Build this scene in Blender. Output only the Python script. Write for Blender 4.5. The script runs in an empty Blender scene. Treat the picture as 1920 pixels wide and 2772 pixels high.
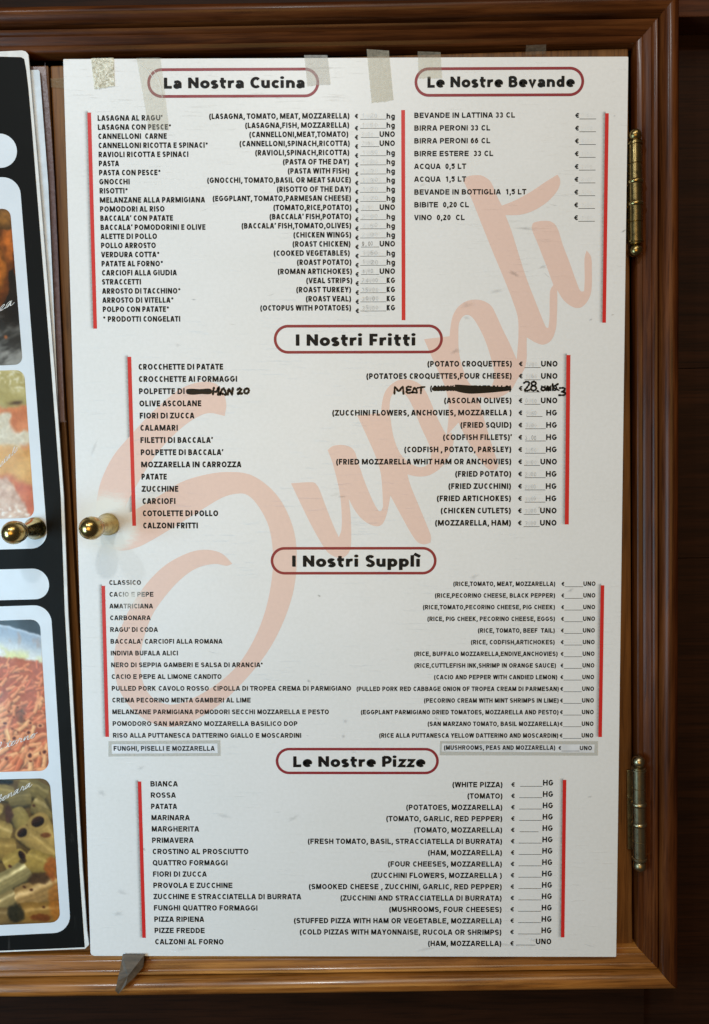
import bpy, bmesh, math, random
import numpy as np
from mathutils import Vector, Matrix
from mathutils.geometry import tessellate_polygon

SC = bpy.context.scene
COL = SC.collection
random.seed(7)
rng = np.random.default_rng(11)

# ---------------------------------------------------------------- measured plan
# menu board text and shapes in millimetres from the board's top left corner;
# everything else in metres (x right, z up) on the plane of the door it lies on
P = {"cd":[["LASAGNA AL RAGU’",31.56,99.61,62.94,5.64],["LASAGNA CON PESCE*",31.61,108.77,72.24,5.65],["CANNELLONI  CARNE",31.66,103.95,81.53,5.66],["CANNELLONI RICOTTA E SPINACI*",31.72,147.14,90.92,5.67],
["RAVIOLI RICOTTA E SPINACI",31.77,126.4,100.2,5.68],["PASTA",31.82,53.04,109.41,5.69],["PASTA CON PESCE*",31.88,96.9,118.83,5.69],["GNOCCHI",31.93,64.05,128.14,5.7],["RISOTTI*",31.99,61.83,137.52,5.71],
["MELANZANE ALLA PARMIGIANA",32.04,143.07,147.04,5.72],["POMODORI AL RISO",32.09,100.36,156.37,5.73],["BACCALA’ CON PATATE",32.15,109.11,165.8,5.73],["BACCALA’ POMODORINI E OLIVE",32.2,143.31,175.29,5.74],
["ALETTE DI POLLO",32.26,91.85,184.65,5.75],["POLLO ARROSTO",32.31,90.43,194.11,5.76],["VERDURA COTTA*",32.37,94.18,203.59,5.77],["PATATE AL FORNO*",32.42,97.83,213.08,5.78],
["CARCIOFI ALLA GIUDIA",32.48,112.12,222.6,5.78],["STRACCETTI",32.53,73.99,232.06,5.79],["ARROSTO DI TACCHINO*",32.59,115.95,241.64,5.8],["ARROSTO DI VITELLA*",32.64,108.36,251.17,5.81],
["POLPO CON PATATE*",32.7,103.48,260.72,5.82],["* PRODOTTI CONGELATI",32.79,115.17,271.06,5.83]],"ce":[["(LASAGNA, TOMATO, MEAT, MOZZARELLA)",148.78,295.71,61.63,5.64],["(LASAGNA,FISH, MOZZARELLA)",186.48,295.38,71.0,5.65],
["(CANNELLONI,MEAT,TOMATO)",190.73,294.44,80.32,5.65],["(CANNELLONI,SPINACH,RICOTTA)",180.34,295.97,89.63,5.66],["(RAVIOLI,SPINACH,RICOTTA)",196.76,295.48,99.0,5.67],["(PASTA OF THE DAY)",225.83,295.47,108.4,5.68],
["(PASTA WITH FISH)",230.9,295.45,117.78,5.69],["(GNOCCHI, TOMATO,BASIL OR MEAT SAUCE)",145.85,297.14,127.02,5.7],["(RISOTTO OF THE DAY)",219.24,297.12,136.53,5.7],["(EGGPLANT, TOMATO,PARMESAN CHEESE)",151.41,297.26,145.83,5.71],
["(TOMATO,RICE,POTATO)",215.46,297.71,155.36,5.72],["(BACCALA’ FISH,POTATO)",211.32,297.38,164.78,5.73],["(BACCALA’ FISH,TOMATO,OLIVES)",181.62,297.36,174.19,5.74],["(CHICKEN WINGS)",236.42,297.35,183.73,5.74],
["(ROAST CHICKEN)",235.42,296.55,193.2,5.75],["(COOKED VEGETABLES)",215.39,295.75,202.66,5.76],["(ROAST POTATO)",240.0,297.45,212.2,5.77],["(ROMAN ARTICHOKES)",219.51,298.06,221.69,5.78],
["(VEAL STRIPS)",249.65,298.4,231.26,5.78],["(ROAST TURKEY)",239.04,297.09,240.79,5.79],["(ROAST VEAL)",249.23,297.07,250.36,5.8],["(OCTOPUS WITH POTATOES)",200.61,297.05,259.87,5.81]],
"cp":[["€",301.48,305.12,61.52,4.69],["hg",334.68,343.42,61.89,5.48],["€",301.5,305.15,73.83,4.7],["hg",334.69,343.44,71.18,5.49],["€",301.53,305.19,83.15,4.71],["UNO",327.39,343.47,80.48,5.65],
["€",301.55,305.22,92.47,4.72],["UNO",327.4,343.5,89.8,5.66],["€",301.58,305.26,101.81,4.72],["hg",334.74,343.52,99.15,5.51],["€",301.61,305.3,111.17,4.73],["hg",334.76,343.55,108.49,5.52],
["€",301.63,305.33,120.54,4.74],["hg",334.78,343.58,117.86,5.53],["€",301.66,305.37,129.92,4.74],["hg",334.79,343.61,127.23,5.54],["€",301.69,305.41,139.31,4.75],["hg",334.81,343.63,136.62,5.55],
["€",301.71,305.44,148.72,4.76],["hg",334.83,343.66,146.02,5.55],["€",301.74,305.48,158.14,4.77],["UNO",327.48,343.69,155.42,5.71],["€",301.77,305.52,167.58,4.77],["hg",334.86,343.71,164.87,5.57],
["€",301.79,305.55,177.03,4.78],["hg",334.88,343.74,174.31,5.58],["€",301.82,305.59,186.49,4.79],["hg",334.9,343.77,183.76,5.59],["€",301.85,305.63,195.96,4.79],["UNO",327.53,343.8,193.22,5.75],
["€",301.87,305.66,205.45,4.8],["hg",334.93,343.82,202.72,5.6],["€",301.9,305.7,214.96,4.81],["hg",334.95,343.85,212.22,5.61],["€",301.93,305.74,224.48,4.81],["UNO",327.57,343.88,221.72,5.77],
["€",301.96,305.78,234.01,4.82],["KG",334.98,343.91,231.25,5.78],["€",301.98,305.81,243.55,4.83],["KG",335.0,343.93,240.79,5.79],["€",302.01,305.85,253.11,4.83],["KG",335.02,343.96,250.34,5.8],
["€",302.04,305.89,262.68,4.84],["KG",335.04,343.99,259.91,5.81]],"cu":[[307.05,334.44,62.16,0.45],[307.05,334.45,71.45,0.45],[307.75,327.14,80.75,0.45],[307.75,327.14,90.07,0.45],
[307.05,334.48,99.42,0.45],[307.06,334.49,108.77,0.45],[307.06,334.5,118.13,0.45],[307.06,334.51,127.51,0.45],[307.06,334.52,136.9,0.45],[307.06,334.53,146.3,0.45],[307.76,327.17,155.71,0.45],
[307.06,334.55,165.15,0.45],[307.06,334.56,174.59,0.45],[307.06,334.57,184.05,0.45],[307.77,327.19,193.51,0.45],[307.06,334.59,203.01,0.45],[307.06,334.6,212.51,0.45],[307.77,327.2,222.01,0.45],
[307.07,334.61,231.55,0.45],[307.07,334.62,241.09,0.45],[307.07,334.63,250.64,0.45],[307.07,334.64,260.21,0.45]],"bd":[["BEVANDE IN LATTINA 33 CL",363.76,469.05,61.36,5.48],
["BIRRA PERONI 33 CL",363.8,443.29,74.32,5.49],["BIRRA PERONI 66 CL",363.84,443.42,87.36,5.5],["BIRRE ESTERE  33 CL",363.88,446.64,100.44,5.51],["ACQUA  0,5 LT",363.93,418.14,113.48,5.53],
["ACQUA  1,5 LT",363.97,418.24,126.6,5.54],["BEVANDE IN BOTTIGLIA  1,5 LT",364.01,481.59,139.85,5.55],["BIBITE  0,20 CL",364.06,421.55,152.92,5.56],["VINO  0,20  CL",364.1,417.28,166.11,5.57]],
"bp":[["€",532.04,536.36,61.82,4.95],["€",532.1,536.42,74.82,4.96],["€",532.15,536.48,87.85,4.97],["€",532.21,536.54,100.9,4.98],["€",532.27,536.6,113.98,4.99],["€",532.32,536.67,127.09,5.0],
["€",532.38,536.73,140.23,5.01],["€",532.44,536.79,153.39,5.02],["€",532.49,536.85,166.57,5.03]],"bu":[[536.49,553.85,62.76,0.53],[536.55,553.91,75.76,0.53],[536.61,553.97,88.79,0.53],
[536.67,554.03,101.85,0.53],[536.74,554.09,114.93,0.53],[536.8,554.15,128.04,0.53],[536.86,554.21,141.17,0.53],[536.92,554.27,154.34,0.53],[536.98,554.33,167.52,0.53]],"fd":[["CROCCHETTE DI PATATE",69.46,160.23,321.78,6.18],
["CROCCHETTE AI FORMAGGI",69.59,175.15,334.75,6.2],["POLPETTE DI",69.72,118.73,347.66,6.21],["OLIVE ASCOLANE",69.85,136.35,360.69,6.22],["FIORI DI ZUCCA",69.99,128.54,373.71,6.23],
["CALAMARI",70.12,110.82,386.75,6.24],["FILETTI DI BACCALA’",70.25,148.1,399.86,6.26],["POLPETTE DI BACCALA’",70.38,159.24,412.97,6.27],["MOZZARELLA IN CARROZZA",70.52,178.45,426.12,6.28],
["PATATE",70.65,97.97,439.21,6.29],["ZUCCHINE",70.78,110.26,452.41,6.31],["CARCIOFI",70.92,106.97,465.62,6.32],["COTOLETTE DI POLLO",71.05,152.99,478.88,6.33],["CALZONI FRITTI",71.19,130.83,492.13,6.34]],
"fe":[["(POTATO CROQUETTES)",378.6,468.52,319.22,6.01],["(POTATOES CROQUETTES,FOUR CHEESE)",313.39,468.46,332.09,6.03],["(CHICKEN MEATBALLS)",381.55,468.21,345.13,6.04],["(ASCOLAN OLIVES)",396.64,468.63,358.14,6.05],
["(ZUCCHINI FLOWERS, ANCHOVIES, MOZZARELLA )",276.83,468.78,371.05,6.06],["(FRIED SQUID)",414.29,468.76,384.22,6.07],["(CODFISH FILLETS)'",395.75,469.19,397.28,6.08],["(CODFISH , POTATO, PARSLEY)",354.14,468.89,410.34,6.1],
["(FRIED MOZZARELLA WHIT HAM OR ANCHOVIES)",280.84,469.04,423.41,6.11],["(FRIED POTATO)",409.05,469.03,436.65,6.12],["(FRIED ZUCCHINI)",401.81,468.97,449.82,6.13],["(FRIED ARTICHOKES)",389.42,469.12,463.01,6.14],
["(CHICKEN CUTLETS)",393.64,469.11,476.24,6.16],["(MOZZARELLA, HAM)",387.64,469.41,489.49,6.17]],"fp":[["€",476.19,480.52,318.95,4.99],["UNO",499.74,517.29,319.41,6.01],["€",476.26,480.59,331.89,5.0],
["UNO",499.83,517.4,332.34,6.02],["€",476.32,480.66,344.85,5.01],["UNO",499.92,517.51,345.31,6.03],["€",476.39,480.73,357.84,5.02],["UNO",500.01,517.61,358.29,6.04],["€",476.46,480.81,370.86,5.03],
["HG",505.99,517.45,371.31,6.06],["€",476.52,480.88,383.9,5.04],["HG",506.08,517.55,384.35,6.07],["€",476.59,480.95,396.96,5.05],["HG",506.18,517.66,397.41,6.08],["€",476.66,481.02,410.05,5.06],
["HG",506.27,517.77,410.5,6.09],["€",476.73,481.09,423.17,5.07],["UNO",500.46,518.15,423.62,6.1],["€",476.79,481.16,436.31,5.08],["HG",506.47,517.98,436.76,6.11],["€",476.86,481.24,449.48,5.09],
["HG",506.57,518.09,449.93,6.13],["€",476.93,481.31,462.68,5.1],["HG",506.66,518.2,463.12,6.14],["€",477.0,481.38,475.9,5.11],["UNO",500.82,518.59,476.34,6.15],["€",477.07,481.45,489.15,5.12],
["UNO",500.92,518.7,489.58,6.16]],"fu":[[482.23,499.43,320.15,0.53],[482.3,499.52,333.09,0.53],[482.37,499.61,346.05,0.53],[482.45,499.7,359.04,0.53],[484.93,502.05,372.06,0.53],
[483.66,505.78,385.11,0.53],[483.73,505.87,398.17,0.53],[483.81,505.97,411.27,0.53],[482.81,500.15,424.38,0.53],[483.96,506.16,437.53,0.53],[484.03,506.26,450.7,0.53],[484.11,506.36,463.9,0.53],
[483.11,500.52,477.12,0.53],[483.18,500.61,490.36,0.53]],"sd":[["CLASSICO",33.05,67.94,553.78,5.19],["CACIO E PEPE",33.11,81.29,566.7,5.2],["AMATRICIANA",33.16,80.41,579.64,5.21],
["CARBONARA",33.22,77.59,592.6,5.22],["RAGU' DI CODA",33.28,85.28,605.59,5.23],["BACCALA' CARCIOFI ALLA ROMANA",33.34,155.77,618.62,5.24],["INDIVIA BUFALA ALICI",33.4,106.94,631.65,5.25],
["NERO DI SEPPIA GAMBERI E SALSA DI ARANCIA*",33.46,199.67,644.72,5.26],["CACIO E PEPE AL LIMONE CANDITO",33.52,154.48,657.8,5.27],["PULLED PORK CAVOLO ROSSO  CIPOLLA DI TROPEA CREMA DI PARMIGIANO",33.58,296.46,670.91,5.28],
["CREMA PECORINO MENTA GAMBERI AL LIME",33.64,186.12,684.04,5.29],["MELANZANE PARMIGIANA POMODORI SECCHI MOZZARELLA E PESTO",33.7,272.01,697.2,5.3],["POMODORO SAN MARZANO MOZZARELLA BASILICO DOP",33.76,237.4,710.38,5.31],
["RISO ALLA PUTTANESCA DATTERINO GIALLO E MOSCARDINI",33.82,241.39,723.59,5.32]],"se":[["(RICE,TOMATO, MEAT, MOZZARELLA)",407.74,518.18,555.34,4.93],["(RICE,PECORINO CHEESE, BLACK PEPPER)",387.87,518.21,568.12,4.94],
["(RICE,TOMATO,PECORINO CHEESE, PIG CHEEK)",374.86,518.24,580.92,4.95],["(RICE, PIG CHEEK, PECORINO CHEESE, EGGS)",379.78,518.42,593.76,4.96],["(RICE, TOMATO, BEEF  TAIL)",434.89,518.45,606.63,4.97],
["(RICE, CODFISH,ARTICHOKES)",427.42,518.48,619.52,4.98],["(RICE, BUFFALO MOZZARELLA,ENDIVE,ANCHOVIES)",365.54,521.93,632.42,4.99],["(RICE,CUTTLEFISH INK,SHRIMP IN ORANGE SAUCE)",365.75,520.31,645.35,5.0],
["(CACIO AND PEPPER WITH CANDIED LEMON)",387.34,521.95,658.31,5.01],["(PULLED PORK RED CABBAGE ONION OF TROPEA CREAM DI PARMESAN)",302.49,523.8,671.3,5.02],["(PECORINO CREAM WITH MINT SHRIMPS IN LIME)",376.41,523.83,684.31,5.03],
["(EGGPLANT PARMIGIANO DRIED TOMATOES, MOZZARELLA AND PESTO)",307.16,523.86,697.35,5.04],["(SAN MARZANO TOMATO, BASIL MOZZARELLA)",380.57,524.54,710.4,5.05],["(RICE ALLA PUTTANESCA YELLOW DATTERINO AND MOSCARDIN)",327.35,523.93,723.49,5.06]],
"sp":[["€",525.11,528.39,555.14,4.36],["UNO",548.86,561.95,555.24,4.85],["€",525.15,528.44,567.92,4.37],["UNO",548.92,562.0,568.02,4.86],["€",525.19,528.48,580.73,4.38],["UNO",548.98,562.06,580.82,4.87],
["€",525.23,528.52,593.56,4.39],["UNO",549.05,562.11,593.65,4.88],["€",525.27,528.56,606.41,4.4],["UNO",549.11,562.16,606.5,4.89],["€",525.31,528.61,619.29,4.41],["UNO",549.17,562.21,619.38,4.9],
["€",525.35,528.65,632.19,4.41],["UNO",549.23,562.26,632.28,4.9],["€",525.39,528.69,645.12,4.42],["UNO",549.29,562.31,645.21,4.91],["€",525.43,528.73,658.07,4.43],["UNO",549.36,562.36,658.16,4.92],
["€",525.46,528.78,671.05,4.44],["UNO",549.42,562.42,671.13,4.93],["€",525.5,528.82,684.05,4.45],["UNO",549.48,562.47,684.13,4.94],["€",525.54,528.86,697.08,4.46],["UNO",549.55,562.52,697.16,4.95],
["€",525.58,528.91,710.13,4.47],["UNO",549.61,562.57,710.21,4.96],["€",525.62,528.95,723.21,4.47],["UNO",549.67,562.62,723.28,4.97]],"su":[[528.65,548.67,555.88,0.49],[528.69,548.73,568.66,0.49],
[528.73,548.79,581.46,0.49],[528.77,548.86,594.29,0.49],[528.82,548.92,607.15,0.49],[528.86,548.98,620.03,0.49],[528.9,549.04,632.93,0.49],[528.95,549.1,645.86,0.49],[528.99,549.17,658.81,0.49],
[529.03,549.23,671.79,0.49],[529.07,549.29,684.79,0.49],[529.12,549.35,697.82,0.49],[529.16,549.42,710.87,0.49],[529.2,549.48,723.95,0.49]],"pd":[["BIANCA",74.24,104.29,778.65,6.03],
["ROSSA",74.36,101.92,791.45,6.04],["PATATA",74.48,103.06,804.28,6.05],["MARINARA",74.6,116.98,817.13,6.06],["MARGHERITA",74.72,127.18,830.0,6.08],["PRIMAVERA",74.84,120.91,842.9,6.09],
["CROSTINO AL PROSCIUTTO",74.96,181.95,855.79,6.1],["QUATTRO FORMAGGI",75.08,158.51,868.75,6.11],["FIORI DI ZUCCA",75.21,135.03,881.74,6.12],["PROVOLA E ZUCCHINE",75.33,163.65,894.72,6.13],
["ZUCCHINE E STRACCIATELLA DI BURRATA",75.45,240.15,907.68,6.15],["FUNGHI QUATTRO FORMAGGI",75.57,191.37,920.76,6.16],["PIZZA RIPIENA",75.69,131.34,933.88,6.17],["PIZZE FREDDE",75.82,131.99,946.98,6.18],
["CALZONI AL FORNO",75.94,152.96,960.08,6.19]],"pe":[["(WHITE PIZZA)",408.2,463.32,779.33,6.02],["(TOMATO)",424.86,463.36,792.17,6.03],["(POTATOES, MOZZARELLA)",357.23,463.4,805.07,6.04],
["(TOMATO, GARLIC, RED PEPPER)",335.13,463.44,817.98,6.06],["(TOMATO, MOZZARELLA)",366.03,463.48,830.88,6.07],["(FRESH TOMATO, BASIL, STRACCIATELLA DI BURRATA)",248.11,463.52,843.9,6.08],
["(HAM, MOZZARELLA)",381.58,463.56,856.79,6.09],["(FOUR CHEESES, MOZZARELLA)",337.15,463.6,869.81,6.1],["(ZUCCHINI FLOWERS, MOZZARELLA )",318.37,463.64,882.85,6.11],["(SMOOKED CHEESE , ZUCCHINI, GARLIC, RED PEPPER)",248.99,463.68,895.94,6.13],
["(ZUCCHINI AND STRACCIATELLA DI BURRATA)",284.14,463.72,908.99,6.14],["(MUSHROOMS, FOUR CHEESES)",338.53,463.76,922.05,6.15],["(STUFFED PIZZA WITH HAM OR VEGETABLE, MOZZARELLA)",232.05,463.81,935.26,6.16],
["(COLD PIZZAS WITH MAYONNAISE, RUCOLA OR SHRIMPS)",238.58,463.85,948.4,6.18],["(HAM, MOZZARELLA)",382.04,463.89,961.44,6.18]],"pp":[["€",473.14,477.37,778.67,5.01],["HG",508.03,519.31,777.27,6.43],
["€",473.19,477.43,791.51,5.02],["HG",508.07,519.35,790.12,6.44],["€",473.25,477.48,804.38,5.03],["HG",508.11,519.39,803.0,6.45],["€",473.31,477.53,817.27,5.04],["HG",508.15,519.43,815.91,6.47],
["€",473.37,477.59,830.19,5.05],["HG",508.19,519.47,828.84,6.48],["€",473.43,477.64,843.13,5.06],["HG",508.24,519.51,841.79,6.49],["€",473.48,477.69,856.09,5.07],["HG",508.28,519.55,854.77,6.5],
["€",473.54,477.75,869.08,5.08],["HG",508.32,519.59,867.77,6.52],["€",473.6,477.8,882.1,5.09],["HG",508.36,519.63,880.8,6.53],["€",473.66,477.85,895.14,5.1],["HG",508.4,519.67,893.85,6.54],
["€",473.72,477.91,908.2,5.11],["HG",508.45,519.72,906.93,6.55],["€",473.78,477.96,921.29,5.12],["HG",508.49,519.76,920.03,6.57],["€",473.84,478.02,934.4,5.13],["HG",508.53,519.8,933.16,6.58],
["€",473.9,478.07,947.54,5.14],["HG",508.57,519.84,946.31,6.59],["€",473.96,478.13,960.7,5.15],["UNO",502.59,519.79,959.17,6.43]],"pu":[[482.74,507.63,777.95,0.53],[482.0,507.67,790.81,0.53],
[482.04,507.71,803.69,0.53],[482.07,507.75,816.6,0.53],[482.88,503.83,829.53,0.53],[482.14,507.84,842.49,0.53],[482.18,507.88,855.47,0.53],[482.21,507.92,868.48,0.53],[482.25,507.96,881.51,0.53],
[482.28,508.0,894.56,0.53],[482.32,508.04,907.64,0.53],[482.35,508.09,920.75,0.53],[482.39,508.13,933.88,0.53],[482.42,508.17,947.03,0.53],[480.26,502.26,959.85,0.53]],"gh":[["1.20",308.91,326.71,61.25,4.88,0.16],
["1.50",308.92,326.73,70.54,4.89,0.16],["3.00",308.93,321.33,79.85,4.9,0.16],["2.00",308.94,321.35,89.17,4.9,0.16],["1.30",308.95,326.8,98.51,4.91,0.16],["1.20",308.96,326.82,107.86,4.92,0.16],
["1.30",308.97,326.84,117.22,4.92,0.16],["1.30",308.98,326.86,126.6,4.93,0.16],["1.20",308.99,326.89,135.98,4.94,0.16],["1.20",309.0,326.91,145.39,4.95,0.16],["2.50",309.01,321.48,154.8,4.95,0.16],
["2.00",309.02,326.95,164.23,4.96,0.16],["2.50",309.02,326.98,173.68,4.97,0.16],["2.00",309.03,327.0,183.13,4.97,0.16],["9.00",309.04,321.55,192.61,4.98,1.3],["1.50",309.05,327.04,202.09,4.99,0.3],
["1.20",309.06,327.07,211.59,5.0,0.3],["4.00",309.07,321.61,221.1,5.0,0.3],["24.00",309.08,327.11,230.63,5.01,0.3],["35.00",309.09,327.14,240.17,5.02,0.3],["30.00",309.1,327.16,249.72,5.03,0.3],
["35.00",309.11,327.18,259.29,5.03,0.3],["1.50",538.4,550.74,61.46,4.5,0.06],["2.50",538.62,550.97,74.46,4.51,0.06],["4.50",538.83,551.2,87.49,4.52,0.06],["3.50",539.05,551.43,100.54,4.53,0.06],
["1.00",539.27,551.66,113.62,4.54,0.06],["2.00",539.49,551.9,126.73,4.55,0.06],["4.00",539.71,552.13,139.86,4.55,0.06],["2.00",539.93,552.36,153.02,4.56,0.06],["3.00",540.15,552.59,166.21,4.57,0.06],
["1.00",483.67,496.27,319.16,5.07,0.22],["1.50",483.75,496.36,332.09,5.08,0.22],["0.50",483.9,496.53,358.05,5.1,0.22],["2.50",483.97,496.62,371.06,5.11,0.22],["3.00",484.04,496.7,384.1,5.12,0.22],
["3.00",484.12,496.79,397.17,5.13,0.5],["1.50",484.19,496.88,410.26,5.14,0.22],["3.00",484.27,496.97,423.38,5.15,0.22],["2.00",484.34,497.05,436.52,5.16,0.22],["2.00",484.42,497.14,449.69,5.17,0.22],
["3.00",484.49,497.23,462.89,5.18,0.22],["3.00",484.57,497.32,476.11,5.19,0.22],["3.00",484.64,497.41,489.36,5.2,0.22]],"st":[{"tape":[[28.51,727.37],[152.25,726.29],[152.27,743.97],
[28.35,744.7]],"paper":[[32.2,730.82],[149.02,730.03],[149.13,740.73],[32.3,741.53]],"rows":[["FUNGHI, PISELLI E MOZZARELLA",34.33,145.82,738.21,5.33]],"ul":[]},{"tape":[[394.02,727.03],
[567.7,727.09],[567.67,743.44],[393.74,743.11]],"paper":[[396.35,729.85],[564.12,730.99],[563.88,740.12],[396.23,738.95]],"rows":[["(MUSHROOMS, PEAS AND MOZZARELLA)",398.62,520.84,737.01,5.07],
["€",524.45,527.62,736.98,4.4],["UNO",547.88,561.23,737.38,4.98]],"ul":[[527.8,547.57,738.1,0.49]]}],"bars":[[22.89,54.46,24.22,278.24,3.87],[352.02,53.23,353.01,270.17,3.96],
[565.05,57.32,566.13,273.35,3.74],[60.03,308.04,61.78,489.23,4.05],[528.75,307.21,529.84,488.29,4.22],[26.74,554.74,27.47,722.63,3.87],[569.55,554.6,570.05,722.61,3.87],[62.18,772.97,63.92,952.56,3.87],
[531.79,770.87,532.42,951.12,3.87]],"hd":[["La Nostra Cucina",84.44,264.36,9.86,39.89,101.87,249.31,30.49,11.4],["Le Nostre Bevande",363.87,540.68,10.13,39.88,377.35,530.77,30.65,11.38],
["I Nostri Fritti",214.69,394.99,274.71,305.13,238.21,366.34,297.1,12.65],["I Nostri Supplì",209.39,389.43,512.52,542.6,232.7,372.44,534.36,12.9],["Le Nostre Pizze",213.13,393.0,734.87,764.62,232.38,378.0,756.57,12.5]],
"logo":[[[[163.14,359.08],[161.28,371.04],[144.95,367.93],[131.1,372.7],[113.67,384.66],[92.61,405.24],[78.44,424.17],[62.35,450.09],[53.32,467.42],[52.28,476.11],[61.91,472.65],
[91.75,455.33],[112.77,442.37],[137.14,434.62],[161.42,431.2],[187.35,433.83],[209.71,448.56],[225.15,469.38],[235.37,497.22],[237.78,528.67],[233.2,563.78],[220.71,599.07],
[202.92,630.99],[176.24,663.08],[149.52,688.14],[122.82,704.31],[97.96,711.51],[75.07,706.12],[54.17,689.95],[40.52,666.65],[36.67,639.86],[39.79,616.73],[49.08,591.91],[61.8,568.95],
[77.93,547.83],[97.44,530.3],[122.05,518.06],[141.25,515.45],[156.87,519.84],[167.72,530.71],[161.07,532.98],[148.02,530.87],[128.77,535.58],[111.13,547.86],[93.33,567.21],
[78.95,588.39],[69.73,613.19],[65.81,634.52],[67.14,657.71],[73.89,673.81],[86.07,683.66],[101.91,686.35],[123.19,679.18],[149.84,663.07],[172.96,641.67],[190.81,613.23],[203.36,581.39],
[210.64,546.18],[211.76,516.4],[207.63,490.22],[197.4,469.34],[185.39,456.32],[173.27,454.57],[157.62,458.88],[136.64,471.0],[108.58,488.37],[82.21,504.04],[64.62,512.76],
[47.12,516.24],[31.51,511.85],[21.34,498.73],[19.99,481.3],[22.24,458.7],[27.9,437.92],[40.55,413.76],[58.27,393.15],[79.41,370.89],[100.41,352.13],[117.81,340.22],[135.08,335.15],
[150.53,336.04],[159.87,345.42]],[]],[[[232.09,443.47],[254.48,442.28],[259.71,445.26],[263.18,451.38],[270.97,472.41],[277.92,489.99],[283.5,501.96],[286.33,493.51],[286.72,477.7],
[285.02,456.66],[281.58,439.18],[276.4,420.0],[271.73,407.82],[277.33,403.48],[286.91,402.28],[295.62,404.38],[300.84,409.6],[304.31,420.04],[311.27,440.97],[320.0,461.96],
[326.13,472.83],[329.63,473.36],[331.38,468.98],[339.23,456.73],[337.5,467.24],[334.01,481.26],[328.76,489.16],[320.0,489.15],[309.49,482.99],[300.74,472.45],[294.29,460.17],
[296.35,479.46],[296.83,505.85],[294.52,518.2],[286.6,524.38],[276.06,521.72],[267.3,512.88],[251.63,484.68]],[]],[[[303.5,370.63],[329.04,368.43],[330.42,356.01],[333.54,345.69],
[339.94,337.96],[349.46,332.83],[361.58,333.37],[371.99,338.89],[378.96,349.22],[387.73,369.92],[394.75,383.76],[399.66,392.42],[404.34,388.97],[407.01,399.37],[401.89,414.98],
[393.25,427.14],[381.08,434.96],[368.87,436.34],[357.52,434.06],[361.05,446.28],[368.98,465.52],[377.81,486.58],[383.13,500.66],[382.81,507.71],[376.15,509.81],[368.25,506.81],
[360.32,495.36],[351.52,479.53],[339.23,456.73],[331.38,468.98],[330.49,449.73],[328.73,432.27],[323.49,414.85],[314.79,394.87]],[[[339.12,373.28],[338.24,361.2],[339.96,350.86],
[345.15,344.85],[351.22,345.72],[358.17,352.62],[365.15,366.43],[372.16,383.72],[380.93,402.79],[382.73,414.95],[379.29,423.64],[370.58,426.24],[360.11,421.87],[349.62,411.42],
[342.63,394.06]]]],[[[374.84,290.21],[402.01,287.13],[403.05,276.64],[405.32,265.77],[410.5,256.95],[418.71,250.87],[428.32,248.86],[437.96,250.24],[446.26,255.69],[451.86,265.89],
[458.9,280.87],[465.94,294.52],[473.73,312.03],[474.68,298.63],[484.19,298.66],[484.35,310.96],[482.13,321.9],[474.66,332.86],[469.23,342.46],[461.0,349.32],[449.96,353.43],
[440.94,352.31],[432.69,351.05],[441.63,382.12],[450.58,409.85],[455.1,423.76],[453.34,428.91],[445.53,428.89],[434.99,418.44],[422.66,399.39],[412.08,378.6],[399.66,392.42],
[401.61,369.88],[400.61,352.64],[396.22,337.22],[387.47,318.27]],[[[411.39,287.57],[411.99,273.94],[416.07,266.47],[421.57,264.86],[427.1,268.54],[434.08,279.45],[441.11,294.46],
[446.8,312.24],[449.98,327.32],[447.74,338.98],[441.56,343.78],[431.85,342.38],[423.5,336.87],[416.47,321.76],[412.2,303.95]]]],[[[415.74,125.94],[418.44,122.23],[423.19,120.38],
[432.72,120.02],[439.55,122.7],[445.05,128.04],[450.62,140.71],[456.19,151.4],[469.77,146.11],[486.02,137.5],[502.22,126.91],[514.36,119.64],[517.16,124.96],[516.58,131.61],
[511.94,139.58],[502.53,148.89],[489.0,156.85],[475.4,160.82],[460.11,161.17],[466.0,175.51],[473.09,197.01],[481.61,222.63],[490.12,244.28],[498.63,264.65],[504.31,277.58],
[507.08,278.27],[508.02,267.39],[508.01,247.04],[508.58,238.92],[511.66,233.52],[515.72,238.94],[515.86,267.41],[514.69,281.01],[510.02,291.9],[501.81,296.24],[493.51,293.9],
[484.07,288.42],[484.19,298.66],[474.68,298.63],[475.24,287.72],[474.6,268.66],[469.6,252.36],[459.72,227.97],[445.69,195.59],[434.5,168.72],[423.36,141.95]],[]],[[[488.5,171.57],
[490.52,168.89],[498.69,167.18],[506.88,167.61],[512.39,170.97],[516.6,178.35],[520.9,191.78],[528.02,209.28],[535.17,228.18],[540.16,239.68],[544.29,240.37],[544.74,226.86],
[544.13,206.64],[546.3,197.9],[551.22,205.31],[552.16,220.13],[552.08,239.04],[548.57,249.86],[542.5,256.62],[535.65,257.69],[528.73,254.55],[521.77,248.43],[515.72,238.94],
[511.66,233.52],[504.83,215.95],[494.92,191.7],[488.57,176.92]],[]]],"manzo":[[[[150.12,341.14],[149.39,344.55],[149.0,348.3]],2.4],[[[149.38,345.4],[153.0,344.9],[155.28,340.64],
[154.67,348.31]],2.4],[[[156.56,348.32],[157.99,344.57],[160.26,341.68],[162.11,344.58],[163.27,348.33],[159.84,347.64],[156.92,347.12]],2.4],[[[164.99,348.33],[166.09,342.54],
[169.3,347.83],[170.4,341.36]],2.4],[[[175.19,343.41],[177.27,341.71],[179.32,343.08],[177.06,345.8],[175.66,347.5],[180.14,347.17]],2.4],[[[184.83,342.07],[186.89,342.41],
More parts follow.
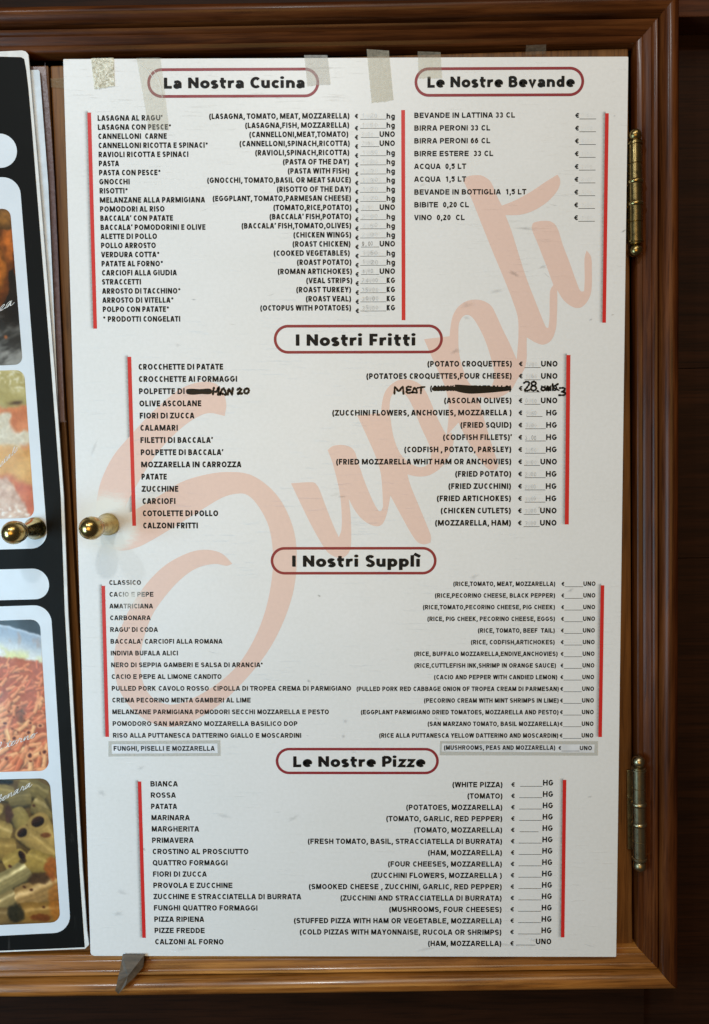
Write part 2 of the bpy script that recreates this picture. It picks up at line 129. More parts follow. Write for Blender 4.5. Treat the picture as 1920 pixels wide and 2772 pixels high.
[187.56,344.46],[186.16,346.84],[183.75,347.01],[182.56,345.13],[183.45,342.75],[185.52,341.9]],2.4]],"meat":[[[[343.42,347.77],[344.1,340.89],[348.1,345.03],[352.07,340.57],
[353.13,347.79]],2.1],[[[360.91,340.76],[357.79,340.41],[356.24,342.29],[358.49,343.85],[360.23,343.68],[357.28,344.02],[356.25,345.91],[358.5,347.12],[361.45,346.43]],2.1],
[[[362.49,346.44],[365.07,341.45],[367.51,346.45],[362.49,346.26]],2.1],[[[368.19,341.63],[375.81,340.62]],2.1],[[[372.0,341.12],[371.68,347.31]],2.1]],"price":[[[[481.62,336.72],
[484.09,335.35],[486.87,335.9],[487.17,338.1],[484.73,341.81],[482.54,344.41],[485.32,344.83],[487.66,344.01]],2.0],[[[491.98,335.37],[494.34,336.33],[494.09,338.39],[491.89,339.48],
[489.94,338.11],[490.19,336.05],[492.25,335.23]],2.0],[[[491.89,339.48],[494.68,341.14],[494.44,343.61],[491.68,344.71],[489.45,343.33],[489.7,340.85],[491.89,339.48]],2.0],
[[[496.25,344.99],[497.23,345.82]],2.0],[[[502.42,340.88],[504.38,341.98],[503.85,344.18],[501.65,344.73],[500.24,343.35],[501.05,341.29],[502.7,340.88]],2.0],[[[505.8,344.74],
[506.31,341.44],[508.29,344.47],[508.79,340.89]],2.0],[[[512.34,337.74],[512.71,344.2]],2.0],[[[517.87,337.89],[513.22,341.18],[519.08,344.49]],2.0],[[[520.15,342.15],[524.3,342.03],
[525.43,343.95],[522.42,346.14],[525.76,346.98],[524.96,349.45],[519.43,349.71]],2.0]],"strike":[[[120.69,342.79],[126.38,341.95],[134.97,342.48],[143.58,341.81],[147.35,342.84],
[147.82,346.25],[145.22,347.95],[136.62,347.76],[128.01,348.43],[122.51,347.91],[120.46,346.54]],[[383.37,342.28],[384.75,340.91],[391.67,339.96],[399.98,339.84],[408.01,340.27],
[408.55,338.21],[423.52,339.07],[447.06,340.08],[459.52,340.52],[466.44,339.98],[468.13,342.46],[467.18,344.52],[452.66,346.28],[438.82,347.35],[423.58,347.87],[412.49,346.19],
[408.04,344.81],[397.24,344.79],[387.54,345.04],[384.07,344.35]]],"tape":{"gold":[[26.18,-0.15],[49.93,-0.42],[50.3,27.96],[29.14,31.24]],"long":[[73.48,-0.32],[98.57,-0.59],
[101.96,27.04],[106.62,72.85],[84.89,72.76],[79.04,32.56]],"grey":[[248.73,-2.55],[272.99,-2.45],[276.16,27.01],[251.84,28.78]],"beige":[[313.97,-7.1],[337.04,-5.52],[341.93,43.35],
[318.96,46.25]],"pale":[[367.03,-5.39],[390.86,-4.55],[392.54,21.51],[367.9,21.41]]},"rail_tape":None,"board":{"c":[-0.01091,-0.06227],"a":-0.013428,"w":0.58954,"h":0.97388},"O":{"knob_r":[-0.2722,-0.05929],
"poster_y":-0.0125,"core":[[-0.4709,0.43851],[-0.36973,0.43934],[-0.34638,0.44005],[-0.34255,0.43886],[-0.33996,0.43582],[-0.33907,0.41968],[-0.33829,0.40087],[-0.33639,0.36157],
[-0.33351,0.30217],[-0.32524,0.10815],[-0.32053,-0.02827],[-0.3206,-0.15637],[-0.31723,-0.35994],[-0.31544,-0.44522],[-0.31314,-0.51818],[-0.31165,-0.5346],[-0.316,-0.53931],
[-0.41262,-0.54209],[-0.52157,-0.54517]],"print":[[-0.4702,0.437],[-0.36997,0.43392],[-0.34746,0.43296],[-0.34443,0.43103],[-0.34276,0.41975],[-0.34122,0.40055],[-0.33931,0.36162],
[-0.33697,0.30223],[-0.32882,0.1082],[-0.32387,-0.02822],[-0.32433,-0.15632],[-0.32069,-0.35989],[-0.31917,-0.44517],[-0.31715,-0.51382],[-0.31634,-0.53714],[-0.36233,-0.53877],
[-0.41253,-0.54014],[-0.52062,-0.54301]],"panels":[[[-0.47439,0.3556],[-0.37417,0.35549],[-0.37066,0.35515],[-0.36727,0.35416],[-0.36414,0.35254],[-0.36139,0.35037],[-0.35912,0.34773],
[-0.35742,0.34471],[-0.35635,0.34143],[-0.35596,0.33803],[-0.35595,0.3376],[-0.35625,0.33419],[-0.35724,0.33092],[-0.35886,0.3279],[-0.36107,0.32526],[-0.36378,0.32309],[-0.36687,0.32149],
[-0.37024,0.32051],[-0.37376,0.32018],[-0.47619,0.32062]],[[-0.47674,0.30994],[-0.37261,0.31046],[-0.36908,0.31014],[-0.36565,0.30916],[-0.36247,0.30756],[-0.35965,0.30539],
[-0.35731,0.30274],[-0.35553,0.29972],[-0.35437,0.29643],[-0.3539,0.29301],[-0.34038,-0.06629],[-0.3406,-0.06991],[-0.34153,-0.0734],[-0.34312,-0.07663],[-0.34533,-0.07947],
[-0.34806,-0.08181],[-0.35121,-0.08357],[-0.35466,-0.08466],[-0.35828,-0.08506],[-0.49714,-0.08664]],[[-0.49827,-0.10856],[-0.35796,-0.10693],[-0.3547,-0.10721],[-0.35153,-0.10812],
[-0.34857,-0.10962],[-0.34592,-0.11165],[-0.3437,-0.11414],[-0.34199,-0.117],[-0.34085,-0.1201],[-0.34033,-0.12334],[-0.3403,-0.12392],[-0.34041,-0.12717],[-0.34117,-0.13031],
[-0.34252,-0.13321],[-0.34444,-0.13576],[-0.34683,-0.13787],[-0.34961,-0.13945],[-0.35267,-0.14044],[-0.3559,-0.1408],[-0.50003,-0.14281]],[[-0.50041,-0.15017],[-0.3582,-0.14746],
[-0.35455,-0.14775],[-0.35102,-0.14875],[-0.34775,-0.15043],[-0.34487,-0.15271],[-0.34249,-0.15551],[-0.34069,-0.15873],[-0.33955,-0.16224],[-0.33911,-0.1659],[-0.33175,-0.49948],
[-0.33203,-0.50335],[-0.33304,-0.5071],[-0.33474,-0.51059],[-0.33706,-0.51369],[-0.33991,-0.51627],[-0.34319,-0.51824],[-0.34677,-0.51951],[-0.3505,-0.52005],[-0.5198,-0.527]]],
"photos":[{"px":[[-90.0,571.0],[6.0,565.3],[10.4,565.5],[14.6,566.5],[18.5,568.3],[22.1,570.8],[25.1,574.0],[27.4,577.6],[29.0,581.7],[29.8,585.9],[60.7,965.1],[60.6,969.4],
[59.7,973.5],[58.0,977.4],[55.5,980.8],[52.4,983.7],[48.8,985.9],[44.8,987.3],[40.5,987.9],[-90.0,993.0]]},{"px":[[-90.0,1006.0],[42.0,1001.8],[46.7,1002.1],[51.3,1003.3],
[55.6,1005.4],[59.5,1008.2],[62.7,1011.8],[65.2,1015.8],[66.9,1020.3],[67.7,1024.9],[92.8,1377.1],[92.7,1381.7],[91.6,1386.3],[89.7,1390.5],[87.0,1394.3],[83.6,1397.4],[79.6,1399.7],
[75.2,1401.3],[70.5,1401.9],[-90.0,1408.0]]},{"px":[[-90.0,1683.0],[82.5,1676.9],[87.6,1677.2],[92.6,1678.5],[97.2,1680.8],[101.4,1683.9],[104.8,1687.7],[107.5,1692.1],[109.3,1696.9],
[110.1,1701.9],[132.4,2060.1],[132.2,2065.1],[131.0,2070.0],[128.9,2074.6],[125.9,2078.6],[122.2,2081.9],[117.8,2084.5],[113.0,2086.1],[108.0,2086.7],[-90.0,2092.0]]},{"px":[[-90.0,2112.0],
[109.0,2106.7],[114.1,2107.1],[119.1,2108.4],[123.8,2110.7],[128.0,2113.8],[131.5,2117.6],[134.2,2122.1],[136.1,2126.9],[137.0,2131.9],[162.5,2470.1],[162.4,2475.2],[161.3,2480.1],
[159.3,2484.7],[156.3,2488.8],[152.6,2492.2],[148.3,2494.8],[143.6,2496.5],[138.5,2497.2],[-90.0,2508.0]]}],"hom":[0.00038590868,-5.6489112e-06,-0.36746714,-5.78213e-06,-0.00038519391,0.49112725,2.4421139e-06,-2.8756144e-05],
"sleeve":[[-0.39569,0.42571],[-0.32999,0.42606],[-0.32574,0.42486],[-0.32451,0.42144],[-0.31957,0.30338],[-0.31873,0.05894],[-0.31932,0.05417],[-0.32423,0.05185],[-0.41276,0.05041]],
"sheet":[[-0.39548,0.42035],[-0.33136,0.42149],[-0.33005,0.41996],[-0.32973,0.41354],[-0.32552,0.30316],[-0.32395,0.05498],[-0.41213,0.05434]],"sheet2":[[-0.39531,0.41623],
[-0.33904,0.41713],[-0.33307,0.24529],[-0.32869,0.05501],[-0.41178,0.05429]],"ldoor":[[-0.49468,0.43025],[-0.3245,0.43068],[-0.3213,0.10966],[-0.31538,-0.15889],[-0.30778,-0.55031],
[-0.30721,-0.57011],[-0.54749,-0.57179]],"rdoor":[[-0.32215,0.43026],[0.29269,0.4376],[0.2966,0.13967],[0.30473,-0.57709],[-0.30594,-0.57013],[-0.31291,-0.15893],[-0.31928,0.10963]],
"in_tr":[0.29796,0.43902],"in_br":[0.30724,-0.54778],"in_tl":[-0.33618,0.43964],"in_bl":[-0.41889,-0.54991],"h1":[[0.29519,0.33948],[0.29684,0.22456]],"h2":[[0.30437,-0.33245],
[0.3063,-0.44728]],"knob_l":[-0.35252,-0.06283],"wedge":[[-0.27176,-0.54205,-0.0195],[-0.24736,-0.54233,-0.0195],[-0.24859,-0.55546,-0.021],[-0.25689,-0.56346,-0.026],[-0.26534,-0.56856,-0.0325],
[-0.27326,-0.57788,-0.033],[-0.27661,-0.57323,-0.0335],[-0.27464,-0.564,-0.031],[-0.27342,-0.55321,-0.022]],"cor_z":[[0.35386,0.46176],[0.36697,0.46161]],"seams":[0.10331,-0.10966],
"door_tape":[[-0.32208,0.4168],[-0.30865,0.41695],[-0.3075,0.40587],[-0.32165,0.40764]],"rtape":[[0.1816,0.4357],[0.20244,0.43607],[0.20245,0.42637],[0.18082,0.426]]},"cam":{"R":[[0.9998743,0.0051916,-0.0149813],
[0.0146361,0.0611322,0.9980224],[-0.0060972,0.9981162,-0.0610485]],"C":[0,-0.833,0]},"wear":[[32.25,487.87],[56.77,566.65]]}
OB = P['O']

# ---------------------------------------------------------------- camera
R_ = P['cam']['R']
cam = bpy.data.cameras.new('camera')
cam.sensor_fit = 'VERTICAL'
cam.sensor_height = 36.0
cam.lens = 2050.0 / 2772.0 * 36.0
cam.clip_start = 0.02
cam.clip_end = 50
camo = bpy.data.objects.new('camera', cam)
COL.objects.link(camo)
camo.matrix_world = Matrix((
    (R_[0][0], R_[1][0], -R_[2][0], P['cam']['C'][0]),
    (R_[0][1], R_[1][1], -R_[2][1], P['cam']['C'][1]),
    (R_[0][2], R_[1][2], -R_[2][2], P['cam']['C'][2]),
    (0, 0, 0, 1)))
SC.camera = camo

# ---------------------------------------------------------------- light
w = bpy.data.worlds.new('World')
SC.world = w
w.use_nodes = True
bg = w.node_tree.nodes['Background']
bg.inputs[0].default_value = (1.0, 0.93, 0.84, 1)
bg.inputs[1].default_value = 0.05

def lamp(name, loc, target, size, watts, colour, size_y=None):
    l = bpy.data.lights.new(name, 'AREA')
    l.shape = 'RECTANGLE' if size_y else 'DISK'
    l.size = size
    if size_y:
        l.size_y = size_y
    l.energy = watts
    l.color = colour
    o = bpy.data.objects.new(name, l)
    COL.objects.link(o)
    o.location = loc
    o.rotation_euler = (Vector(target) - Vector(loc)).to_track_quat('-Z', 'Y').to_euler()
    return o

lamp('ceiling_spot_near', (-0.18, -1.66, 1.26), (-0.1, 0, 0), 0.10, 8.4, (0.91, 0.975, 1.0))
lamp('ceiling_spot_cool', (-0.95, -1.50, 1.24), (-0.1, 0, 0), 0.11, 5.4, (0.84, 0.94, 1.0))
lamp('left_cool_fill', (-1.20, -1.00, -0.30), (-0.1, 0, -0.2), 0.6, 17.0, (0.46, 0.78, 1.0), 0.9)  # added cool side lamp out of view, fitted to the board's left tint
lamp('front_fill', (-0.30, -2.60, 0.0), (0.0, 0, 0.0), 1.5, 20.0, (1.0, 0.62, 0.19), 1.2)  # added warm fill from behind the camera; no such source seen
lamp('ceiling_panel', (0.30, -1.7, 2.0), (0.0, 0, -0.1), 1.6, 12.5, (1.0, 0.88, 0.62), 0.9)

SC.view_settings.view_transform = 'Standard'
SC.view_settings.look = 'None'
SC.view_settings.exposure = 0.0
SC.view_settings.gamma = 1.0
SC.view_settings.use_curve_mapping = False

# ---------------------------------------------------------------- helpers
def s2l(c):
    return tuple(((v / 12.92) if v <= 0.04045 else ((v + 0.055) / 1.055) ** 2.4) for v in c)

def empty(name, loc, label=None, cat=None, group=None, rot=None):
    o = bpy.data.objects.new(name, None)
    o.empty_display_size = 0.02
    COL.objects.link(o)
    o.location = loc
    if rot:
        o.rotation_euler = rot
    if label:
        o['label'] = label
    if cat:
        o['category'] = cat
    if group:
        o['group'] = group
    return o

def tag(o, label, cat, group=None):
    o['label'] = label
    o['category'] = cat
    if group:
        o['group'] = group
    return o

class MB:
    """collects polygons and links them as one mesh"""
    def __init__(s):
        s.v = []
        s.f = []
    def add(s, vs, fs):
        n = len(s.v)
        s.v += [tuple(map(float, q)) for q in vs]
        s.f += [tuple(i + n for i in f) for f in fs]
    def flat(s, rings, fn):
        """fills a 2D outline with holes; fn maps (a, b) to a point"""
        rings3 = [[Vector((a, b, 0)) for a, b in r] for r in rings]
        tris = tessellate_polygon(rings3)
        pts = [q for r in rings for q in r]
        vs = [fn(*q) for q in pts]
        fs = []
        for t in tris:
            a, b, c = [Vector(vs[i]) for i in t]
            n = (b - a).cross(c - a)
            fs.append(t if n.y < 0 else (t[0], t[2], t[1]))
        s.add(vs, fs)
    def slab(s, ring, y0, y1):
        """outline in (x, z), front face at y0, back face at y1"""
        a = sum(ring[i][0] * ring[(i + 1) % len(ring)][1] - ring[(i + 1) % len(ring)][0] * ring[i][1] for i in range(len(ring)))
        if a < 0:
            ring = ring[::-1]
        n = len(ring)
        s.flat([ring], lambda x, z: (x, y0, z))
        vs = [(x, y0, z) for x, z in ring] + [(x, y1, z) for x, z in ring]
        s.add(vs, [(i, n + i, n + (i + 1) % n, (i + 1) % n) for i in range(n)] + [tuple(range(2 * n - 1, n - 1, -1))])
    def build(s, name, mat, parent=None, smooth=False, merge=False, bevel=0):
        me = bpy.data.meshes.new(name)
        me.from_pydata(s.v, [], s.f)
        if merge or bevel:
            bm = bmesh.new()
            bm.from_mesh(me)
            bmesh.ops.remove_doubles(bm, verts=bm.verts, dist=1e-5)
            bmesh.ops.recalc_face_normals(bm, faces=bm.faces)
            if bevel:
                ed = [e for e in bm.edges if len(e.link_faces) == 2 and e.calc_face_angle(0) > 0.7]
                bmesh.ops.bevel(bm, geom=ed, offset=bevel, segments=2, affect='EDGES', profile=0.6)
            bm.to_mesh(me)
            bm.free()
        me.validate()
        if smooth:
            for p_ in me.polygons:
                p_.use_smooth = True
        o = bpy.data.objects.new(name, me)
        COL.objects.link(o)
        if mat:
            me.materials.append(mat)
        if parent:
            o.parent = parent
        return o

# ---------------------------------------------------------------- materials
def new(name):
    m = bpy.data.materials.new(name)
    m.use_nodes = True
    nt = m.node_tree
    return m, nt, nt.nodes['Principled BSDF']

def N(nt, t, **k):
    n = nt.nodes.new(t)
    for a, b in k.items():
        if a.startswith('i_'):
            n.inputs[a[2:].replace('_', ' ')].default_value = b
        else:
            setattr(n, a, b)
    return n

def coords(nt, scale, rot=(0, 0, 0)):
    tc = N(nt, 'ShaderNodeTexCoord')
    mp = N(nt, 'ShaderNodeMapping')
    mp.inputs['Scale'].default_value = scale
    mp.inputs['Rotation'].default_value = rot
    nt.links.new(tc.outputs['Object'], mp.inputs['Vector'])
    return mp.outputs['Vector']

def noise(nt, vec, scale, detail=4, rough=0.55, dist=0.0):
    n = N(nt, 'ShaderNodeTexNoise')
    n.inputs['Scale'].default_value = scale
    n.inputs['Detail'].default_value = detail
    n.inputs['Roughness'].default_value = rough
    n.inputs['Distortion'].default_value = dist
    nt.links.new(vec, n.inputs['Vector'])
    return n.outputs['Fac']

def ramp(nt, fac, stops):
    r = N(nt, 'ShaderNodeValToRGB')
    el = r.color_ramp.elements
    while len(el) < len(stops):
        el.new(0.5)
    for e, (p_, c) in zip(el, stops):
        e.position = p_
        e.color = (*c, 1) if len(c) == 3 else c
    nt.links.new(fac, r.inputs['Fac'])
    return r.outputs['Color']

def mix(nt, fac, a, b, mode='MIX'):
    m = N(nt, 'ShaderNodeMix', data_type='RGBA', blend_type=mode)
    for sock, val in ((m.inputs['Factor'], fac), (m.inputs['A'], a), (m.inputs['B'], b)):
        if isinstance(val, (int, float)):
            sock.default_value = val
        elif isinstance(val, tuple):
            sock.default_value = (*val, 1) if len(val) == 3 else val
        else:
            nt.links.new(val, sock)
    return m.outputs['Result']

def mth(nt, op, a, b=None, clamp=False):
    m = N(nt, 'ShaderNodeMath', operation=op)
    m.use_clamp = clamp
    for sock, val in ((m.inputs[0], a), (m.inputs[1], b)):
        if val is None:
            continue
        if isinstance(val, (int, float)):
            sock.default_value = val
        else:
            nt.links.new(val, sock)
    return m.outputs[0]

def bump(nt, bs, h, strength, dist=0.001, prev=None):
    b = N(nt, 'ShaderNodeBump')
    b.inputs['Strength'].default_value = strength
    b.inputs['Distance'].default_value = dist
    nt.links.new(h, b.inputs['Height'])
    if prev:
        nt.links.new(prev, b.inputs['Normal'])
    nt.links.new(b.outputs['Normal'], bs.inputs['Normal'])
    return b.outputs['Normal']

def wood(name, along, dark, mid, light, rough=0.33, coat=0.25, grain=1.0, spec=0.5, crough=0.28):
    """varnished wood with the grain running along the given axis (0 x, 2 z)"""
    m, nt, bs = new(name)
    sc = [90, 90, 90]
    sc[along] = 5
    v = coords(nt, sc)
    n1 = noise(nt, v, 1.0 * grain, 6, 0.6, 0.6)
    sc2 = [420, 420, 420]
    sc2[along] = 16
    v2 = coords(nt, sc2)
    n2 = noise(nt, v2, 1.0, 3, 0.6)
    v3 = coords(nt, (7, 7, 7))
    n3 = noise(nt, v3, 1.0, 3, 0.5)
    c = ramp(nt, n1, [(0.28, dark), (0.5, mid), (0.74, light)])
    pore = ramp(nt, n2, [(0.34, (0.45, 0.4, 0.38)), (0.5, (1, 1, 1))])
    c = mix(nt, 0.75, c, pore, 'MULTIPLY')
    blot = ramp(nt, n3, [(0.35, (0.72, 0.7, 0.68)), (0.65, (1.1, 1.08, 1.05))])
    c = mix(nt, 0.8, c, blot, 'MULTIPLY')
    nt.links.new(c, bs.inputs['Base Color'])
    r = mth(nt, 'MULTIPLY_ADD', n1, 0.16)
    nt.nodes[-1].inputs[2].default_value = rough - 0.06
    nt.links.new(r, bs.inputs['Roughness'])
    bs.inputs['Coat Weight'].default_value = coat
    bs.inputs['Coat Roughness'].default_value = crough
    bs.inputs['Specular IOR Level'].default_value = spec
    bump(nt, bs, n2, 0.12, 0.0006)
    return m

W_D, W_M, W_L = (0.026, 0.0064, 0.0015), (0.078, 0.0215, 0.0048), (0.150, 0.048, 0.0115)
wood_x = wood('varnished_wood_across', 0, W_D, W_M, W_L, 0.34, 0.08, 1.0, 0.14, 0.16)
wood_sill_lit = wood('lit_sill_wood', 0, (0.12, 0.038, 0.007), (0.285, 0.106, 0.019), (0.43, 0.185, 0.040), 0.26, 0.42, 1.0, 0.4, 0.15)  # lighter copy of the frame wood; overhead light put into the colour
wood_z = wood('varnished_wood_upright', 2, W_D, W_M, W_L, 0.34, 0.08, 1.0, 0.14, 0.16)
wood_door = wood('door_wood', 2, (0.07, 0.026, 0.006), (0.155, 0.064, 0.016), (0.23, 0.105, 0.032), 0.45, 0.05, 1.0, 0.3)
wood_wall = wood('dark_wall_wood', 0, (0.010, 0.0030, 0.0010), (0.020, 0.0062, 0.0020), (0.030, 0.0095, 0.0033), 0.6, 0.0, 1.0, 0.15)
wood_cor = wood('cornice_wood', 0, (0.035, 0.010, 0.004), (0.07, 0.020, 0.007), (0.09, 0.027, 0.010), 0.55, 0.0, 1.0, 0.2)

def plain(name, col, rough=0.4, metal=0.0, spec=0.5, coat=0.0):
    m, nt, bs = new(name)
    v = coords(nt, (60, 60, 60))
    n = noise(nt, v, 1.0, 4)
    k = tuple(max(0, c * 0.86) for c in col)
    c = ramp(nt, n, [(0.3, k), (0.7, tuple(min(1, c_ * 1.08) for c_ in col))])
    nt.links.new(c, bs.inputs['Base Color'])
    bs.inputs['Roughness'].default_value = rough
    bs.inputs['Metallic'].default_value = metal
    bs.inputs['Specular IOR Level'].default_value = spec
    bs.inputs['Coat Weight'].default_value = coat
    return m

void_m = plain('dark_void', (0.004, 0.003, 0.0025), 0.9)  # near-black colour stands in for the shade behind the gaps

BW, BH = P['board']['w'], P['board']['h']
def b_obj(u, v):
    """board millimetres to the menu board's own axes (metres)"""
    return (u / 1000 - BW / 2, BH - v / 1000)

BOARD_W = (0.795, 0.795, 0.82)

def abrasion(nt):
    """0..1 rubbed-off patches around the knob and where hands brush the list"""
    tc = N(nt, 'ShaderNodeTexCoord')
    sep = N(nt, 'ShaderNodeSeparateXYZ')
    nt.links.new(tc.outputs['Object'], sep.inputs[0])
    out = None
    for (u, v), rad, amt in ((P['wear'][0], 0.052, 1.25), (P['wear'][1], 0.036, 0.62), ((45, 650), 0.06, 0.34)):
        x, z = b_obj(u, v)
        dx = mth(nt, 'SUBTRACT', sep.outputs['X'], x)
        dz = mth(nt, 'SUBTRACT', sep.outputs['Z'], z)
        d = mth(nt, 'SQRT', mth(nt, 'ADD', mth(nt, 'MULTIPLY', dx, dx), mth(nt, 'MULTIPLY', dz, dz)))
        f = mth(nt, 'MULTIPLY', mth(nt, 'SUBTRACT', 1.0, mth(nt, 'DIVIDE', d, rad), True), amt)
        out = f if out is None else mth(nt, 'MAXIMUM', out, f)
    v = coords(nt, (60, 60, 210))
    n = noise(nt, v, 1.6, 6, 0.7)
    v2 = coords(nt, (500, 500, 900))
    n2 = noise(nt, v2, 1.0, 3, 0.6)
    nn = mth(nt, 'ADD', mth(nt, 'MULTIPLY', n, 0.7), mth(nt, 'MULTIPLY', n2, 0.3))
    t = mth(nt, 'MULTIPLY', mth(nt, 'SUBTRACT', mth(nt, 'ADD', out, nn), 0.78), 3.2, True)
    return mth(nt, 'MULTIPLY', t, mth(nt, 'MULTIPLY', out, 1.6, True))

def scratches(nt, bs, strength=1.0):
    """fine scuffs, shallow horizontal scratches and the print's slight orange peel"""
    v = coords(nt, (26, 26, 420), (0, 0.03, 0))
    n = noise(nt, v, 1.0, 5, 0.62, 0.25)
    line = ramp(nt, n, [(0.60, (0, 0, 0)), (0.66, (1, 1, 1)), (0.72, (0, 0, 0))])
    v2 = coords(nt, (7, 7, 7))
    msk = ramp(nt, noise(nt, v2, 1.0, 3), [(0.42, (0.08, 0.08, 0.08)), (0.62, (1, 1, 1))])
    h = mix(nt, 1.0, line, msk, 'MULTIPLY')
    nrm = bump(nt, bs, h, 0.42 * strength, 0.0005)
    v3 = coords(nt, (1300, 1300, 1300))
    n3 = noise(nt, v3, 1.0, 2)
    nrm = bump(nt, bs, n3, 0.10 * strength, 0.0004, nrm)
    v4 = coords(nt, (3.2, 3.2, 3.2))
    bump(nt, bs, noise(nt, v4, 1.0, 2), 0.25, 0.004, nrm)

def white_board():
    m, nt, bs = new('white_printed_board')
    v = coords(nt, (9, 9, 9))
    n = noise(nt, v, 1.0, 5, 0.6)
    c = ramp(nt, n, [(0.3, (0.77, 0.77, 0.785)), (0.6, BOARD_W)])
    # grey smudges and finger marks
    v2 = coords(nt, (34, 34, 70))
    n2 = noise(nt, v2, 1.0, 5, 0.65, 0.4)
    sm = ramp(nt, n2, [(0.70, (1, 1, 1)), (0.80, (0.80, 0.80, 0.79)), (0.9, (0.62, 0.62, 0.60))])
    c = mix(nt, 0.8, c, sm, 'MULTIPLY')
    v3 = coords(nt, (260, 260, 260))
    n3 = noise(nt, v3, 1.0, 2)
    c = mix(nt, 1.0, c, ramp(nt, n3, [(0.3, (0.955, 0.955, 0.95)), (0.7, (1, 1, 1))]), 'MULTIPLY')
    ab = abrasion(nt)
    c = mix(nt, mth(nt, 'MULTIPLY', ab, 0.35), c, (0.72, 0.68, 0.60))
    nt.links.new(c, bs.inputs['Base Color'])
    bs.inputs['Roughness'].default_value = 0.36
    bs.inputs['Specular IOR Level'].default_value = 0.4
    scratches(nt, bs)
    return m
board_m = white_board()

def ink(name, col, rough=0.4, worn=1.0, spec=0.4):
    m, nt, bs = new(name)
    ab = mth(nt, 'MULTIPLY', abrasion(nt), worn, True)
    v3 = coords(nt, (240, 240, 240))
    n3 = noise(nt, v3, 1.0, 2)
    base = ramp(nt, n3, [(0.3, tuple(c * 0.975 for c in col)), (0.7, tuple(min(1, c * 1.015) for c in col))])
    c = mix(nt, ab, base, (0.76, 0.75, 0.72))
    nt.links.new(c, bs.inputs['Base Color'])
    bs.inputs['Roughness'].default_value = rough
    bs.inputs['Specular IOR Level'].default_value = spec
    scratches(nt, bs)
    return m
ink_black = ink('black_ink', (0.008, 0.008, 0.0085), 0.5, 0.85, 0.15)
ink_pink = ink('pale_pink_ink', (0.785, 0.575, 0.515), 0.36, 0.95)
ink_red = ink('red_ink', (0.62, 0.022, 0.020), 0.4, 0.0)
ink_wine = ink('dark_red_ink', (0.26, 0.022, 0.032), 0.4, 0.0)
ink_marker = ink('black_marker', (0.007, 0.007, 0.007), 0.35, 0.0, 0.2)

def faded_ink(name, col, attr='ink'):
    """thin ink whose strength per stroke is stored on the mesh"""
    m, nt, bs = new(name)
    bs.inputs['Base Color'].default_value = (*col, 1)
    bs.inputs['Roughness'].default_value = 0.4
    at = N(nt, 'ShaderNodeAttribute', attribute_name=attr)
    tr = N(nt, 'ShaderNodeBsdfTransparent')
    mx = N(nt, 'ShaderNodeMixShader')
    v = coords(nt, (420, 420, 420))
    n = noise(nt, v, 1.0, 3)
    f = mth(nt, 'MULTIPLY', at.outputs['Fac'], mth(nt, 'ADD', mth(nt, 'MULTIPLY', n, 1.2), 0.4), True)
    nt.links.new(f, mx.inputs[0])
    nt.links.new(tr.outputs[0], mx.inputs[1])
    nt.links.new(bs.outputs[0], mx.inputs[2])
    nt.links.new(mx.outputs[0], nt.nodes['Material Output'].inputs['Surface'])
    return m
ghost_m = faded_ink('wiped_marker_ink', (0.10, 0.10, 0.105))
soft_m = faded_ink('grey_printed_edge', (0.13, 0.12, 0.12))

def brass(name, col, rough, dirt):
    m, nt, bs = new(name)
    v = coords(nt, (140, 140, 140))
    n = noise(nt, v, 1.0, 5, 0.6)
    c = ramp(nt, n, [(0.35, dirt), (0.6, col)])
    nt.links.new(c, bs.inputs['Base Color'])
    bs.inputs['Metallic'].default_value = 1.0
    r = ramp(nt, n, [(0.3, (rough + 0.2,) * 3), (0.65, (rough,) * 3)])
    nt.links.new(r, bs.inputs['Roughness'])
    v2 = coords(nt, (900, 900, 900))
    bump(nt, bs, noise(nt, v2, 1.0, 2), 0.05, 0.0004)
    return m
brass_knob = brass('polished_brass', (0.62, 0.45, 0.18), 0.14, (0.34, 0.235, 0.085))
brass_hinge = brass('aged_brass', (0.37, 0.275, 0.115), 0.17, (0.20, 0.14, 0.055))

def clear_tape(name, haze_c, haze, gloss, crinkle, rough=0.34, coat=0.0):
    """sticky tape: mostly see-through, a little yellowed, with a wrinkled shine"""
    m, nt, bs = new(name)
    bs.inputs['Base Color'].default_value = (*haze_c, 1)
    bs.inputs['Roughness'].default_value = rough
    bs.inputs['Specular IOR Level'].default_value = gloss
    bs.inputs['Coat Weight'].default_value = coat
    bs.inputs['Coat Roughness'].default_value = 0.2
    tr = N(nt, 'ShaderNodeBsdfTransparent')
    tr.inputs[0].default_value = (0.95, 0.94, 0.90, 1)
    mx = N(nt, 'ShaderNodeMixShader')
    v = coords(nt, (260, 260, 260))
    n = noise(nt, v, 1.0, 3, 0.6, 0.6)
    f = ramp(nt, n, [(0.3, (haze * 0.7,) * 3), (0.7, (min(1, haze * 1.3),) * 3)])
    nt.links.new(f, mx.inputs[0])
    nt.links.new(tr.outputs[0], mx.inputs[1])
    nt.links.new(bs.outputs[0], mx.inputs[2])
    nt.links.new(mx.outputs[0], nt.nodes['Material Output'].inputs['Surface'])
    bump(nt, bs, n, crinkle, 0.002)
    return m

# ---------------------------------------------------------------- cabinet wall and frame
void = MB()
void.slab([(-1.8, -1.6), (1.8, -1.6), (1.8, 1.5), (-1.8, 1.5)], 0.060, 0.075)
tag(void.build('backdrop', void_m), 'black backdrop, shade put into its colour, seen only through the gaps round the doors', 'backdrop')

def beadless(profile):
    return profile
